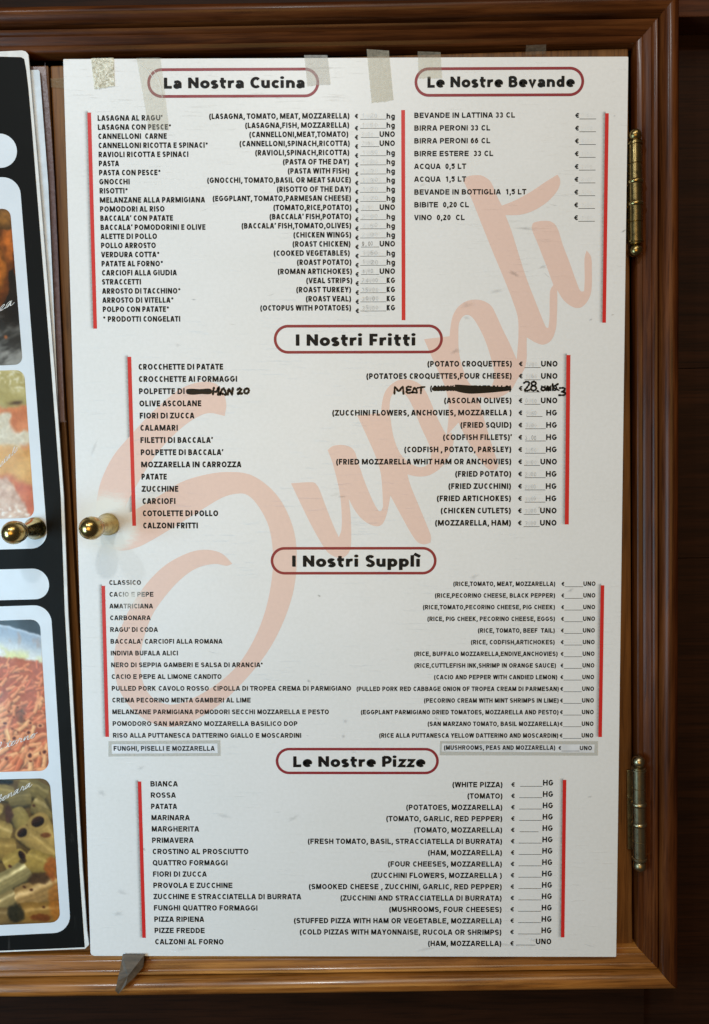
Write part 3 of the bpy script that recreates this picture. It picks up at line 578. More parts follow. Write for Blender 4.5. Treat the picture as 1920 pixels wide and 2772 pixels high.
# moulding section: distance out from the opening, height towards the viewer (mm)
PROF = [(0, -8), (0, 5.6), (0.8, 7.0), (2.2, 7.8), (5.6, 8.8), (6.3, 8.4), (7.2, 9.4), (10, 10.9), (13.5, 13.2), (14.2, 12.8),
        (15, 14.0), (17.5, 15.7), (19.2, 16.0), (19.7, 15.4), (20.1, 12.0), (21.3, 11.6), (21.6, 15.8), (22.3, 18.0), (23.6, 20.6), (25.4, 22.6),
        (27.6, 24.4), (30, 25.5), (32.5, 25.9), (35, 25.2), (37.4, 23.3), (39.6, 20.2), (41.3, 16.0), (42, 12), (42, -22)]
TL, TR, BL, BR = (-0.75, OB['in_tl'][1]), (OB['in_tr'][0], OB['in_tr'][1]), (-0.75, OB['in_bl'][1]), (OB['in_br'][0], OB['in_br'][1])
def rail(a, b, out, mit_a, mit_b, steps, sag=0.0):
    """sweeps the moulding from a to b; out is the direction away from the opening, mit the mitre at each end"""
    m = MB()
    a, b, out = Vector(a), Vector(b), Vector(out)
    d = (b - a).normalized()
    nP = len(PROF)
    vs = []
    for i in range(steps + 1):
        k = i / steps
        for t, h in PROF:
            t_ = t / 1000
            s0 = a - d * t_ * mit_a + out * t_
            s1 = b + d * t_ * mit_b + out * t_
            q = s0.lerp(s1, k)
            wob = 0.00025 * math.sin(9 * k + t * 0.2)
            vs.append((q.x, -h / 1000 + wob, q.y))
    fs = []
    for i in range(steps):
        for j in range(nP - 1):
            fs.append((i * nP + j, i * nP + j + 1, (i + 1) * nP + j + 1, (i + 1) * nP + j))
    m.add(vs, fs)
    m.add([vs[j] for j in range(nP)], [tuple(range(nP))])
    m.add([vs[steps * nP + j] for j in range(nP)], [tuple(range(nP))[::-1]])
    return m
def frame_mesh(m, name, mat, parent):
    o = m.build(name, mat, parent, merge=True)
    for p_ in o.data.polygons:
        p_.use_smooth = True
    o.data.set_sharp_from_angle(angle=math.radians(40))
    return o
frame = empty('wooden_moulding', (0, 0, BL[1]), 'brown varnished wooden moulding framing the cabinet doors on three sides', 'frame')
FZ = BL[1]
def rel(m, dz):
    m.v = [(x, y, z - dz) for x, y, z in m.v]
    return m
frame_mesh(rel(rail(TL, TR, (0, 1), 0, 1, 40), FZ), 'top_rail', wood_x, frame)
sd = (Vector(BR) - Vector(TR)).normalized()
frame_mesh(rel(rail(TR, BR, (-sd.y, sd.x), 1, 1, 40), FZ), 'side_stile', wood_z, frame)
frame_mesh(rel(rail(BL, BR, (0, -1), 0, 1, 40), FZ), 'bottom_rail', wood_sill_lit, frame)

# dark panelling beyond the frame
xr = OB['cor_z'][1][0] - 0.03
s1, s2 = OB['seams']
zt = OB['cor_z'][1][1]
wall = MB()
for z0, z1 in ((s1, zt), (s2, s1 - 0.0008), (-1.6, s2 - 0.0008)):
    wall.slab([(xr - 0.012, z0), (1.8, z0), (1.8, z1), (xr - 0.012, z1)], 0.022, 0.04)
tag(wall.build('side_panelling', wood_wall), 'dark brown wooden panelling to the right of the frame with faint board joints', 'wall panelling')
low = MB()
low.slab([(-1.8, -1.6), (xr - 0.013, -1.6), (xr - 0.013, OB['in_bl'][1] - 0.036), (-1.8, OB['in_bl'][1] - 0.036)], 0.016, 0.05)
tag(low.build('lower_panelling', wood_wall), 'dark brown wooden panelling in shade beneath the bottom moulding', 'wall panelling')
up = MB()
up.slab([(-1.8, OB['in_tl'][1] + 0.036), (xr - 0.013, OB['in_tl'][1] + 0.036), (xr - 0.013, 1.5), (-1.8, 1.5)], 0.016, 0.05)
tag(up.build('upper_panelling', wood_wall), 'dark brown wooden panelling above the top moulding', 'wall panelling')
cor = MB()
cz = OB['cor_z'][0][1]
cor.slab([(xr - 0.012, cz), (1.8, cz), (1.8, 1.5), (xr - 0.012, 1.5)], -0.012, 0.04)
tag(cor.build('cornice', wood_cor, bevel=0.0015), 'reddish brown wooden cornice jutting out at the upper right corner', 'cornice')

# ---------------------------------------------------------------- doors
def lathe(prof, seg=40, axis='y'):
    m = MB()
    vs = []
    for r, h in prof:
        for i in range(seg):
            a = 2 * math.pi * i / seg
            if axis == 'y':
                vs.append((r * math.cos(a), -h, r * math.sin(a)))
            else:
                vs.append((r * math.cos(a), r * math.sin(a), h))
    fs = []
    for j in range(len(prof) - 1):
        for i in range(seg):
            k = (i + 1) % seg
            fs.append((j * seg + i, j * seg + k, (j + 1) * seg + k, (j + 1) * seg + i))
    m.add(vs, fs)
    return m

def knob_profile():
    p = [(0.0001, 0.0), (0.0112, 0.0), (0.0121, 0.0008), (0.0121, 0.0022), (0.0113, 0.0034)]
    for i in range(1, 13):
        k = i / 12
        p.append((0.0113 - 0.0050 * (1 - (1 - k) ** 1.7), 0.0034 + 0.031 * k))
    p += [(0.0066, 0.0350), (0.0075, 0.0362), (0.0098, 0.0385), (0.0109, 0.0425), (0.0112, 0.0455), (0.0110, 0.0462), (0.0113, 0.0469)]
    for i in range(0, 13):
        a = math.radians(-18 + 108 * i / 12)
        p.append((max(0.0001, 0.0120 * math.cos(a)), 0.0515 + 0.0135 * math.sin(a)))
    return p

def make_door(name, outline, label, knob_at, knob_y):
    e = empty(name, (0, 0, OB['in_bl'][1]), label, 'cabinet door')
    m = MB()
    m.slab([(x, z - e.location.z) for x, z in outline], 0.0, 0.018)
    m.build('door_panel', wood_door, e, bevel=0.0016)
    k = lathe(knob_profile())
    ko = k.build('knob', brass_knob, e, smooth=True, merge=True)
    ko.data.set_sharp_from_angle(angle=math.radians(50))
    ko.location = (knob_at[0], knob_y, knob_at[1] - e.location.z)
    return e
door_r = make_door('cabinet_door', OB['rdoor'], 'brown wooden door behind the white menu board, hung on two brass hinges', OB['knob_r'], -0.0162)
door_l = make_door('cabinet_door', OB['ldoor'], 'brown wooden door behind the black picture poster, with a brass knob', OB['knob_l'], -0.0132)

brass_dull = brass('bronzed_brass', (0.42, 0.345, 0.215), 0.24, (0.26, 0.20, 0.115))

def hinge(top, bot, parent, metal):
    top, bot = Vector((top[0], -0.014, top[1])), Vector((bot[0], -0.014, bot[1]))
    L = (top - bot).length
    r = 0.0071
    body = [(0.0001, 0.0)]
    seams = (0.195, 0.80)
    rings = (0.385, 0.615)
    z0, z1 = 0.008, L - 0.008
    zs = [z0]
    body = [(0.0001, z0), (r * 0.99, z0)]
    for f in sorted(seams):
        z = z0 + (z1 - z0) * f
        body += [(r, z - 0.0006), (r * 0.90, z - 0.0001), (r * 0.90, z + 0.0001), (r, z + 0.0006)]
    body += [(r * 0.99, z1), (0.0001, z1)]
    h = lathe(body, 32, 'z').build('hinge', metal, parent, smooth=True, merge=True)
    h.data.set_sharp_from_angle(angle=math.radians(35))
    h.location = bot - parent.location
    h.rotation_euler = Vector((0, 0, 1)).rotation_difference(top - bot).to_euler()
    for f in rings:
        z = z0 + (z1 - z0) * f
        pr = [(r * 0.95, z - 0.0026)]
        for i in range(9):
            a = math.pi * i / 8
            pr.append((r + 0.0013 * math.sin(a), z - 0.0026 + 0.0052 * i / 8))
        pr.append((r * 0.95, z + 0.0026))
        o = lathe(pr, 32, 'z').build('ring', metal, h, smooth=True, merge=True)
    for s, zz_ in ((1, z1), (-1, z0)):
        pr = [(r * 1.02, -0.0005), (r * 1.16, 0.0), (r * 1.16, 0.0014), (r * 0.98, 0.0019), (r * 0.98, 0.0030), (r * 1.08, 0.0034), (r * 0.8, 0.0042)]
        c, R = 0.0098, 0.0070
        for i in range(11):
            a = math.radians(-52 + 142 * i / 10)
            pr.append((max(0.0001, R * math.cos(a)), c + R * math.sin(a)))
        o = lathe(pr, 32, 'z').build('finial', metal, h, smooth=True, merge=True)
        o.location = (0, 0, zz_)
        if s < 0:
            o.rotation_euler = (math.pi, 0, 0)
        o.data.set_sharp_from_angle(angle=math.radians(50))
    lf = MB()
    lf.slab([(-0.0095, z0 + 0.004), (0.004, z0 + 0.004), (0.004, z1 - 0.004), (-0.0095, z1 - 0.004)], 0.0095, 0.0125)
    lf.build('leaf', metal, h, bevel=0.0004)
    return h
hinge(*OB['h1'], door_r, brass_hinge)
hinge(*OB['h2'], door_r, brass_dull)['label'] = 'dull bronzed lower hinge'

# ---------------------------------------------------------------- stroke lettering
def ribbon(m, pts, w, fn, closed=False, cap=0, taper=None):
    """flat stroke of width w along 2D points; cap 0 square cut, 1 round"""
    n = len(pts)
    pts = [Vector(p_) for p_ in pts]
    L, R = [], []
    for i in range(n):
        if closed:
            a, b = pts[i - 1], pts[(i + 1) % n]
            d0, d1 = pts[i] - a, b - pts[i]
        else:
            d0 = pts[i] - pts[i - 1] if i else pts[1] - pts[0]
            d1 = pts[i + 1] - pts[i] if i < n - 1 else d0
        if d0.length < 1e-9:
            d0 = d1
        if d1.length < 1e-9:
            d1 = d0
        d0, d1 = d0.normalized(), d1.normalized()
        nn = Vector((-d0.y - d1.y, d0.x + d1.x))
        if nn.length < 0.3:
            nn = Vector((-d1.y, d1.x))
        nn.normalize()
        c = max(0.55, nn.dot(Vector((-d1.y, d1.x))))
        ww = w * (taper[i] if taper else 1) / 2 / c
        L.append(pts[i] + nn * ww)
        R.append(pts[i] - nn * ww)
    vs = [fn(*p_) for p_ in L] + [fn(*p_) for p_ in R]
    fs = [(i, i + 1, n + i + 1, n + i) for i in range(n - 1)]
    if closed:
        fs.append((n - 1, 0, n, 2 * n - 1))
    m.add(vs, fs)
    if cap and not closed:
        for i, j in ((0, 1), (n - 1, n - 2)):
            d = (pts[i] - pts[j]).normalized()
            r = w * (taper[i] if taper else 1) / 2
            q = Vector((-d.y, d.x))
            arc = [pts[i] + q * r * math.cos(t) + d * r * cap * math.sin(t) for t in [math.pi * k / 6 for k in range(7)]]
            m.add([fn(*p_) for p_ in arc], [tuple(range(7))])

def arc(cx, cy, rx, ry, a0, a1, n=12):
    return [(cx + rx * math.cos(math.radians(a0 + (a1 - a0) * i / n)), cy + ry * math.sin(math.radians(a0 + (a1 - a0) * i / n))) for i in range(n + 1)]

def spline(pts, n=6):
    q = [Vector(p_) for p_ in pts]
    q = [q[0] * 2 - q[1]] + q + [q[-1] * 2 - q[-2]]
    out = []
    for i in range(1, len(q) - 2):
        for k in range(n):
            t = k / n
            a, b, c, d = q[i - 1:i + 3]
            out.append(tuple(0.5 * (2 * b + (c - a) * t + (2 * a - 5 * b + 4 * c - d) * t * t + (3 * b - a - 3 * c + d) * t ** 3)))
    out.append(tuple(q[-2]))
    return out

# advance widths in cap heights
ARIAL = dict(A=1.0, B=1.0, C=1.0, D=1.0, E=.93, F=.85, G=1.08, H=1.0, I=.388, J=.77, K=1.0, L=.85, M=1.16, N=1.0, O=1.08, P=.93, Q=1.08, R=1.0, S=.93,
             T=.85, U=1.0, V=.93, W=1.31, X=.93, Y=.93, Z=.85)
ARIAL.update({d: .776 for d in '0123456789'})
ARIAL.update({',': .388, '.': .388, '(': .465, ')': .465, ' ': .388, '*': .54, "'": .33, '’': .388, '€': .776, 'h': .85, 'g': .85})
MYR = dict(A=.92, B=.87, C=.88, D=1.035, E=.78, F=.77, G=1.016, H=1.027, I=.41, J=.6, K=.884, L=.757, M=1.255, N=1.024, O=1.064, P=.844, Q=1.064, R=.868,
           S=.786, T=.782, U=1.01, V=.896, W=1.326, X=.915, Y=.88, Z=.855)
MYR.update({d: .823 for d in '0123456789'})
MYR.update({',': .386, '.': .386, '(': .46, ')': .46, ' ': .30, '*': .65, "'": .34, '’': .386, '€': .823, 'h': .85, 'g': .85})

def glyph(c, W, w):
    """strokes of a bold sans capital in a box W wide and 1 high; ('R', points, closed) or ('D', x0, y0, x1, y1)"""
    l, r, b, t, mid = w / 2, W - w / 2, w * .46, 1 - w * .46, .52
    rx, ry = (W - w) / 2, (1 - w * .92) / 2
    cx = W / 2
    V = lambda x: ('R', [(x, 0), (x, 1)], False)
    Hh = lambda x0, x1, y: ('R', [(x0, y), (x1, y)], False)
    hw = w * .56
    if c == 'A':
        return [('D', hw, 0, cx - .04, 1), ('D', W - hw, 0, cx + .04, 1), Hh(W * .24, W * .76, .29)]
    if c == 'B':
        k = mid
        up_ = [(l, t), (W * .5, t)] + arc(W * .5, (t + k) / 2, W * .42 - l, (t - k) / 2, 90, -90, 8) + [(l, k)]
        lo = [(l, k), (W * .52, k)] + arc(W * .52, (b + k) / 2, W * .48 - l, (k - b) / 2, 90, -90, 8) + [(l, b)]
        return [V(l), ('R', up_, False), ('R', lo, False)]
    if c in 'CG€':
        o = [('R', arc(cx + (.05 if c == 'C' else 0), .5, rx, ry, 42, 318, 20), False)]
        if c == 'G':
            o = [('R', arc(cx, .5, rx, ry, 40, 342, 20) + [(r, .44)], False), Hh(cx + .02, W, .45)]
        if c == '€':
            o = [('R', arc(cx + .10, .5, rx * .95, ry, 48, 312, 18), False), ('T', [(0, .59), (W * .80, .59)], False), ('T', [(0, .42), (W * .76, .42)], False)]
        return o
    if c == 'D':
        return [V(l), ('R', [(l, t), (W * .42, t)] + arc(W * .42, .5, W * .58 - l, ry, 90, -90, 12) + [(l, b)], False)]
    if c == 'E':
        return [V(l), Hh(0, W, t), Hh(0, W * .93, mid), Hh(0, W, b)]
    if c == 'F':
        return [V(l), Hh(0, W, t), Hh(0, W * .9, .5)]
    if c == 'H':
        return [V(l), V(r), Hh(l, r, .51)]
    if c == 'I':
        return [V(cx)]
    if c == 'K':
        return [V(l), ('D', W - hw * 1.15, 1, l + .02, .40), ('D', W - hw * 1.1, 0, W * .36, .60)]
    if c == 'L':
        return [V(l), Hh(0, W, b)]
    if c == 'M':
        return [V(l), V(r), ('D', l + .04, 1, cx, .04), ('D', r - .04, 1, cx, .04)]
    if c == 'N':
        return [V(l), V(r), ('D', l + .02, 1, r - .02, 0)]
    if c == 'O' or c == '0':
        return [('R', arc(cx, .5, rx, ry, 0, 345, 23), True)]
    if c == 'Q':
        return [('R', arc(cx, .5, rx, ry, 0, 345, 23), True), ('R', [(W * .58, .26), (W * .96, -.06)], False)]
    if c == 'P' or c == 'R':
        k = .43 if c == 'P' else .47
        o = [V(l), ('R', [(l, t), (W * .52, t)] + arc(W * .52, (t + k) / 2, W * .47 - l, (t - k) / 2, 90, -90, 8) + [(l, k)], False)]
        if c == 'R':
            o.append(('D', W - hw * 1.05, 0, W * .50, .46))
        return o
    if c == 'S':
        ry4 = (1 - w * .92) / 4
        return [('R', arc(cx, t - ry4, rx, ry4, 22, 248, 12) + arc(cx, b + ry4, rx, ry4, 68, -158, 12), False)]
    if c == 'T':
        return [V(cx), Hh(0, W, t)]
    if c == 'U':
        return [('R', [(l, 1), (l, b + rx)] + arc(cx, b + rx * .95, rx, rx * .95, 180, 360, 10) + [(r, 1)], False)]
    if c == 'V':
        return [('D', hw, 1, cx - .03, 0), ('D', W - hw, 1, cx + .03, 0)]
    if c == 'W':
        return [('D', hw * .95, 1, W * .27, 0), ('D', W * .47, 1, W * .29, 0), ('D', W * .53, 1, W * .71, 0), ('D', W - hw * .95, 1, W * .73, 0)]
    if c == 'X':
        return [('D', hw * 1.1, 1, W - hw * 1.1, 0), ('D', W - hw * 1.1, 1, hw * 1.1, 0)]
    if c == 'Y':
        return [('D', hw, 1, cx, .42), ('D', W - hw, 1, cx, .42), ('R', [(cx, 0), (cx, .5)], False)]
    if c == 'Z':
        return [Hh(.03, W - .02, t), Hh(0, W, b), ('D', hw * 1.25, .04, W - hw * 1.25, .96)]
    if c == '1':
        return [V(W * .62), ('R', [(W * .58, .96), (W * .2, .74)], False)]
    if c == '2':
        return [('R', arc(cx, t - rx * .78, rx, rx * .78, 165, -20, 9) + [(l + .02, b + .02)], False), Hh(0, W, b)]
    if c == '3':
        q = (1 - w) / 4
        return [('R', arc(cx - .02, t - q, rx * .95, q, 160, -80, 10), False), ('R', arc(cx - .02, b + q, rx, q, 80, -160, 10), False)]
    if c == '5':
        q = .30
        return [('R', [(W * .95, t), (W * .22, t), (W * .14, .55)], False), ('R', arc(cx - .01, b + q * .92, rx, q * .92, 140, -160, 12), False)]
    if c == '6':
        q = .28
        return [('R', arc(cx, b + q, rx, q, 0, 345, 14), True), ('R', arc(cx + .02, .5, rx, ry, 50, 190, 8), False)]
    if c in '478' or c == '9':
        if c == '9':
            q = .28
            return [('R', arc(cx, t - q, rx, q, 0, 345, 14), True), ('R', arc(cx - .02, .5, rx, ry, 230, 370, 8), False)]
        if c == '4':
            return [V(W * .7), ('R', [(W * .7, .95), (l, .3), (W, .3)], False)]
        if c == '7':
            return [Hh(0, W, t), ('D', W * .8, .96, W * .3, 0)]
        q = (1 - w) / 4
        return [('R', arc(cx, t - q, rx * .92, q, 0, 345, 12), True), ('R', arc(cx, b + q, rx, q, 0, 345, 12), True)]
    if c == '(':
        return [('R', arc(W * 1.45, .40, W * 1.15, .66, 122, 238, 10), False)]
    if c == ')':
        return [('R', arc(-W * .45, .40, W * 1.15, .66, 58, -58, 10), False)]
    if c == ',':
        return [('R', [(cx + .02, .19), (cx + .02, .02), (cx - .07, -.20)], False)]
    if c == '.':
        return [('R', [(cx, 0), (cx, .19)], False)]
    if c in "'’":
        return [('R', [(cx + .05, 1.02), (cx - (.04 if c == '’' else 0), .68)], False)]
    if c == '*':
        o = []
        for a in (90, 150, 30):
            dx, dy = .20 * math.cos(math.radians(a)), .20 * math.sin(math.radians(a))
            o.append(('T', [(cx - dx, .78 - dy), (cx + dx, .78 + dy)], False))
        return o
    if c == 'h':
        return [V(l), ('R', [(l, .35)] + arc(cx, .62 - rx * .9, rx, rx * .9, 180, 0, 8) + [(r, 0)], False)]
    if c == 'g':
        return [('R', arc(cx, .35, rx, .29, 0, 345, 14), True), ('R', [(r, .70), (r, -.08)] + arc(cx, -.08, rx, .16, 0, -160, 8), False)]
    return []

ZC = [0]
def text_line(m, txt, x0, x1, yb, cap, widths, w, depth):
    """one line of capitals fitted between x0 and x1 (board mm), baseline yb"""
    adv = [widths.get(c, .8) for c in txt]
    sb = .075
    tot = sum(adv) - sb * (2 if txt[0] not in '(' else 1.5)
    k = (x1 - x0) / tot
    x = x0 - sb * k * (1 if txt[0] != '(' else .6)
    ZC[0] += 1
    for c, a in zip(txt, adv):
        s = .075 if c not in "AVTYXZW,.'’*" else .02
        wbox = (a - 2 * s)
        xs = x + s * k
        ck = k
        for i_, (kind, *g) in enumerate(glyph(c, wbox * ck / cap, w)):
            dz = depth + 0.002 * (i_ % 4)
            def fn(px, py, dz=dz):
                X, Z = b_obj(xs + px * cap, yb - py * cap)
                return (X, -dz / 1000, Z)
            if kind in 'RT':
                ribbon(m, g[0], w * (.62 if kind == 'T' else 1), fn, g[1])
            else:
                a0, b0, a1, b1 = g
                ang = math.atan2(abs(b1 - b0), abs(a1 - a0))
                hw_ = w / 2 / max(.45, math.sin(ang))
                pts = [(a0 - hw_, b0), (a0 + hw_, b0), (a1 + hw_, b1), (a1 - hw_, b1)]
                m.add([fn(*q) for q in pts], [(0, 1, 2, 3)])
        x += a * k
    return m

def rows_mesh(rows, widths, w, depth, m=None):
    m = m or MB()
    for t, x0, x1, yb, cap in rows:
        text_line(m, t, x0, x1, yb, cap, widths, w, depth)
    return m

def unify(m):
    """turn every face to the viewer"""
    for i, f in enumerate(m.f):
        a, b, c = [Vector(m.v[j]) for j in f[:3]]
        if (b - a).cross(c - a).y > 0:
            m.f[i] = f[::-1]
    return m

# ---------------------------------------------------------------- menu board
ang = P['board']['a']
cb = P['board']['c']
base = Vector((cb[0], 0, cb[1])) - Vector((-math.sin(ang) * BH / 2, 0, math.cos(ang) * BH / 2))
menu = empty('menu_board', (base.x, -0.016, base.z), 'white printed menu board with red bars, black lists and a pale pink script word', 'menu board', rot=(0, -ang, 0))
mb = MB()
corn = [(-BW / 2 - .0032, BH), (BW / 2 - .0032, BH), (BW / 2 + .0032, 0), (-BW / 2 + .0032, 0)]
ring = []
for i, (x, z) in enumerate(corn):
    p_, a_, b_ = Vector((x, z)), Vector(corn[i - 1]), Vector(corn[(i + 1) % 4])
    rr_ = (.0012, .0012, .0012, .0045)[i]
    da, db = (a_ - p_).normalized(), (b_ - p_).normalized()
    for k in range(5):
        th = math.pi / 2 * k / 4
        ring.append(tuple(p_ + (da + db) * rr_ - db * rr_ * math.cos(th) - da * rr_ * math.sin(th)))
mb.slab(ring, 0.0, 0.005)
mb.build('panel', board_m, menu, bevel=0.0004)

def b3(depth):
    def fn(u, v):
        X, Z = b_obj(u, v)
        return (X, -depth / 1000, Z)
    return fn

def smooth_ring(r, n=4, keep=0.5):
    """rounds an outline except at its sharp corners"""
    q = [Vector(p_) for p_ in r]
    L = len(q)
    sharp = []
    for i in range(L):
        d0, d1 = (q[i] - q[i - 1]).normalized(), (q[(i + 1) % L] - q[i]).normalized()
        sharp.append(d0.dot(d1) < keep)
    out = []
    for i in range(L):
        b, c = q[i], q[(i + 1) % L]
        a = b * 2 - c if sharp[i] else q[i - 1]
        d = c * 2 - b if sharp[(i + 1) % L] else q[(i + 2) % L]
        for k in range(n):
            t = k / n
            out.append(tuple(0.5 * (2 * b + (c - a) * t + (2 * a - 5 * b + 4 * c - d) * t * t + (3 * b - a - 3 * c + d) * t ** 3)))
    return out

lm = MB()
for i, (ol, holes) in enumerate(P['logo']):
    lm.flat([smooth_ring(ol)] + [smooth_ring(h) for h in holes], b3(0.06 + 0.004 * i))
lm.build('script_lettering', ink_pink, menu)['label'] = 'large pale pink brush script word running up the board'

# headings: rounded frame with its bold rounded lettering
def tglyph(c, w):
    """rounded heavy heading letters, x height .70; returns width and strokes"""
    X = .72
    h = w / 2
    bowl = lambda cx, rx=.23: arc(cx, X / 2, rx, X / 2 - h * .95, 0, 345, 23)
    if c == 'L': return .60, [([(h, 1 - .05), (h, h * .9), (.56, h * .9)], 0)]
    if c == 'I': return .27, [([(h, .05), (h, .95)], 0)]
    if c == 'N': return .80, [([(h, .04), (h, .95)], 0), ([(.78 - h, .05), (.78 - h, .96)], 0), ([(h, .88), (.78 - h, .12)], 0)]
    if c == 'C': return .70, [(arc(.41, .5, .41 - h, .5 - h * .9, 48, 312, 20), 0)]
    if c == 'B': return .72, [([(h, .06), (h, .94)], 0), ([(h, .89), (.34, .89)] + arc(.34, .71, .20, .18, 90, -90, 8) + [(h, .53)], 0), ([(h, .53), (.37, .53)] + arc(.37, .32, .22, .21, 90, -90, 8) + [(h, .11)], 0)]
    if c == 'F': return .58, [([(h, .05), (h, .89), (.53, .89)], 0), ([(h, .47), (.48, .47)], 0)]
    if c == 'S': return .62, [(arc(.31, .715, .19, .185, 30, 250, 12) + arc(.31, .285, .20, .185, 70, -155, 12), 0)]
    if c == 'P': return .68, [([(h, .05), (h, .94)], 0), ([(h, .89), (.36, .89)] + arc(.36, .65, .22, .24, 90, -90, 10) + [(h, .41)], 0)]
    if c == 'a': return .62, [(arc(.25, .21, .14, .12, 0, 345, 16), 1), ([(.08, .58)] + arc(.29, .42, .19, .19, 125, 0, 8) + [(.48, .05)], 0)]
    if c == 'o': return .68, [(bowl(.34), 1)]
    if c == 'e': return .66, [([(.12, .37), (.55, .37)] + arc(.335, X / 2, .225, X / 2 - h * .95, 10, 312, 18), 0)]
    if c == 's': return .54, [(arc(.265, .50, .155, .125, 30, 250, 10) + arc(.265, .215, .165, .13, 70, -155, 10), 0)]
    if c == 't': return .50, [([(.20, .92), (.20, .30)] + arc(.36, .27, .16, .17, 180, 285, 6), 0), ([(.03, X - h * .8), (.46, X - h * .8)], 0)]
    if c == 'r': return .48, [([(h, .05), (h, X - .04)], 0), ([(h, .36)] + arc(.38, .34, .25, .26, 170, 75, 6), 0)]
    if c == 'u': return .66, [([(h, X - .03), (h, .30)] + arc(.32, .30, .32 - h, .30 - h, 180, 360, 8), 0), ([(.64 - h, .04), (.64 - h, X - .03)], 0)]
    if c == 'c': return .56, [(arc(.33, X / 2, .33 - h, X / 2 - h * .95, 45, 315, 16), 0)]
    if c == 'i': return .30, [([(h, .04), (h, X - .03)], 0), ('dot', h, .93)]
    if c == 'ì': return .32, [([(h, .04), (h, X - .05)], 0), ([(h - .24, 1.10), (h + .12, .88)], 0)]
    if c == 'l': return .29, [([(h, .04), (h, .98)], 0)]
    if c == 'n': return .67, [([(h, .04), (h, X - .03)], 0), ([(h, .36)] + arc(.33, X - h - .21, .33 - h, .21, 170, 0, 8) + [(.66 - h, .04)], 0)]
    if c == 'd': return .68, [(arc(.31, X / 2, .31 - h, X / 2 - h, 0, 345, 20), 1), ([(.64 - h, .04), (.64 - h, .98)], 0)]
    if c == 'p': return .68, [(arc(.35, X / 2, .33 - h, X / 2 - h, 0, 345, 20), 1), ([(h, -.24), (h, X - .03)], 0)]
    if c == 'v': return .62, [([(.10, X - .04), (.30, .09), (.50, X - .04)], 0)]
    if c == 'z': return .54, [([(.05, X - h * .8), (.44, X - h * .8), (.09, h * .8), (.50, h * .8)], 0)]
    return .30, []

heads = []
for t, l, r, tp, bt, x0, x1, bs, cp in P['hd']:
    m = MB()
    wd = 2.9
    rad = (bt - tp) / 2 - wd / 2
    cyc = (tp + bt) / 2
    pts = arc(l + wd / 2 + rad, cyc, rad, rad, 90, 270, 20) + arc(r - wd / 2 - rad, cyc, rad, rad, 270, 450, 20)
    ribbon(m, pts, wd, b3(0.13), True)
    ho = unify(m).build('heading_frame', ink_wine, menu)
    m = MB()
    wst = .248
    adv = [tglyph(c, wst)[0] + .10 if c != ' ' else .36 for c in t]
    k = (x1 - x0) / (sum(adv) - .10)
    x = x0
    for c, a in zip(t, adv):
        if c != ' ':
            for j, st in enumerate(tglyph(c, wst)[1]):
                def fn(px, py, x=x, j=j):
                    X_, Z_ = b_obj(x + px * k, bs - py * cp)
                    return (X_, -(0.17 + .004 * j) / 1000, Z_)
                if st[0] == 'dot':
                    dp = arc(st[1], st[2], .15, .13, 0, 345, 15)
                    m.add([fn(*q) for q in dp], [tuple(range(len(dp)))])
                else:
                    ribbon(m, st[0], wst, fn, bool(st[1]), cap=.0 if st[1] else .22)
        x += a * k
    unify(m).build('heading_lettering', ink_black, ho)

# red bars, each printed over its soft grey edge
def soft_strip(m, al, x0, y0, x1, y1, wd):
    """feathered grey edge left of and above a bar"""
    n = 24
    prof = [(-4.6, 0), (-3.4, .06), (-2.2, .18), (-1.0, .36), (0.6, .5)]
    n0 = len(m.v)
    ext = [(-3.2, 0), (-2.0, .35), (-1.0, .8)] + [(None, 1)] * (n + 1) + [(1.2, .0)]
    L = math.hypot(x1 - x0, y1 - y0)
    rows_ = []
    seq = [(-2.6, 0), (-1.5, .4), (-.5, .9)] + [(L * i / n, 1) for i in range(n)] + [(L - 1.2, .9), (L - .4, .4), (L + .5, 0)]
    for s_, a_ in seq:
        k_ = s_ / L
        for ox, b_ in prof:
            m.v.append(b3(0.05)(x0 + (x1 - x0) * k_ - wd / 2 + ox, y0 + (y1 - y0) * k_))
            al.append(a_ * b_)
    c_ = len(prof)
    for i in range(len(seq) - 1):
        for j in range(c_ - 1):
            m.f.append((n0 + i * c_ + j, n0 + i * c_ + j + 1, n0 + (i + 1) * c_ + j + 1, n0 + (i + 1) * c_ + j))

def with_attr(o, name, vals):
    at = o.data.attributes.new(name, 'FLOAT', 'POINT')
    at.data.foreach_set('value', vals)

for bi, (x0, y0, x1, y1, wd) in enumerate(P['bars']):
    m = MB()
    m.add([b3(.14)(x0 - wd / 2, y0), b3(.14)(x0 + wd / 2, y0), b3(.14)(x1 + wd / 2, y1), b3(.14)(x1 - wd / 2, y1)], [(0, 3, 2, 1)])
    bo = unify(m).build('red_bar', ink_red, menu)
    if bi != 1:
        m = MB()
        al = []
        soft_strip(m, al, x0, y0, x1, y1, wd)
        so = unify(m).build('grey_edge', soft_m, bo)
        with_attr(so, 'ink', al)

def underline(m, rows):
    for a, b_, y, wd in rows:
        wd = max(wd, .46)
        m.add([b3(.10)(a, y), b3(.10)(b_, y), b3(.10)(b_, y + wd), b3(.10)(a, y + wd)], [(0, 1, 2, 3)])
    return m

for key, wt, stroke in (('c', MYR, .245), ('b', ARIAL, .238), ('f', MYR, .248), ('s', ARIAL, .232), ('p', ARIAL, .23)):
    unify(rows_mesh(P[key + 'd'], wt, stroke, .10)).build('dish_list', ink_black, menu)
    if key + 'e' in P:
        unify(rows_mesh(P[key + 'e'], wt, stroke, .10)).build('description_list', ink_black, menu)
    m = rows_mesh(P[key + 'p'], wt if key != 'p' else MYR, stroke, .10)
    unify(underline(m, P[key + 'u'])).build('price_list', ink_black, menu)

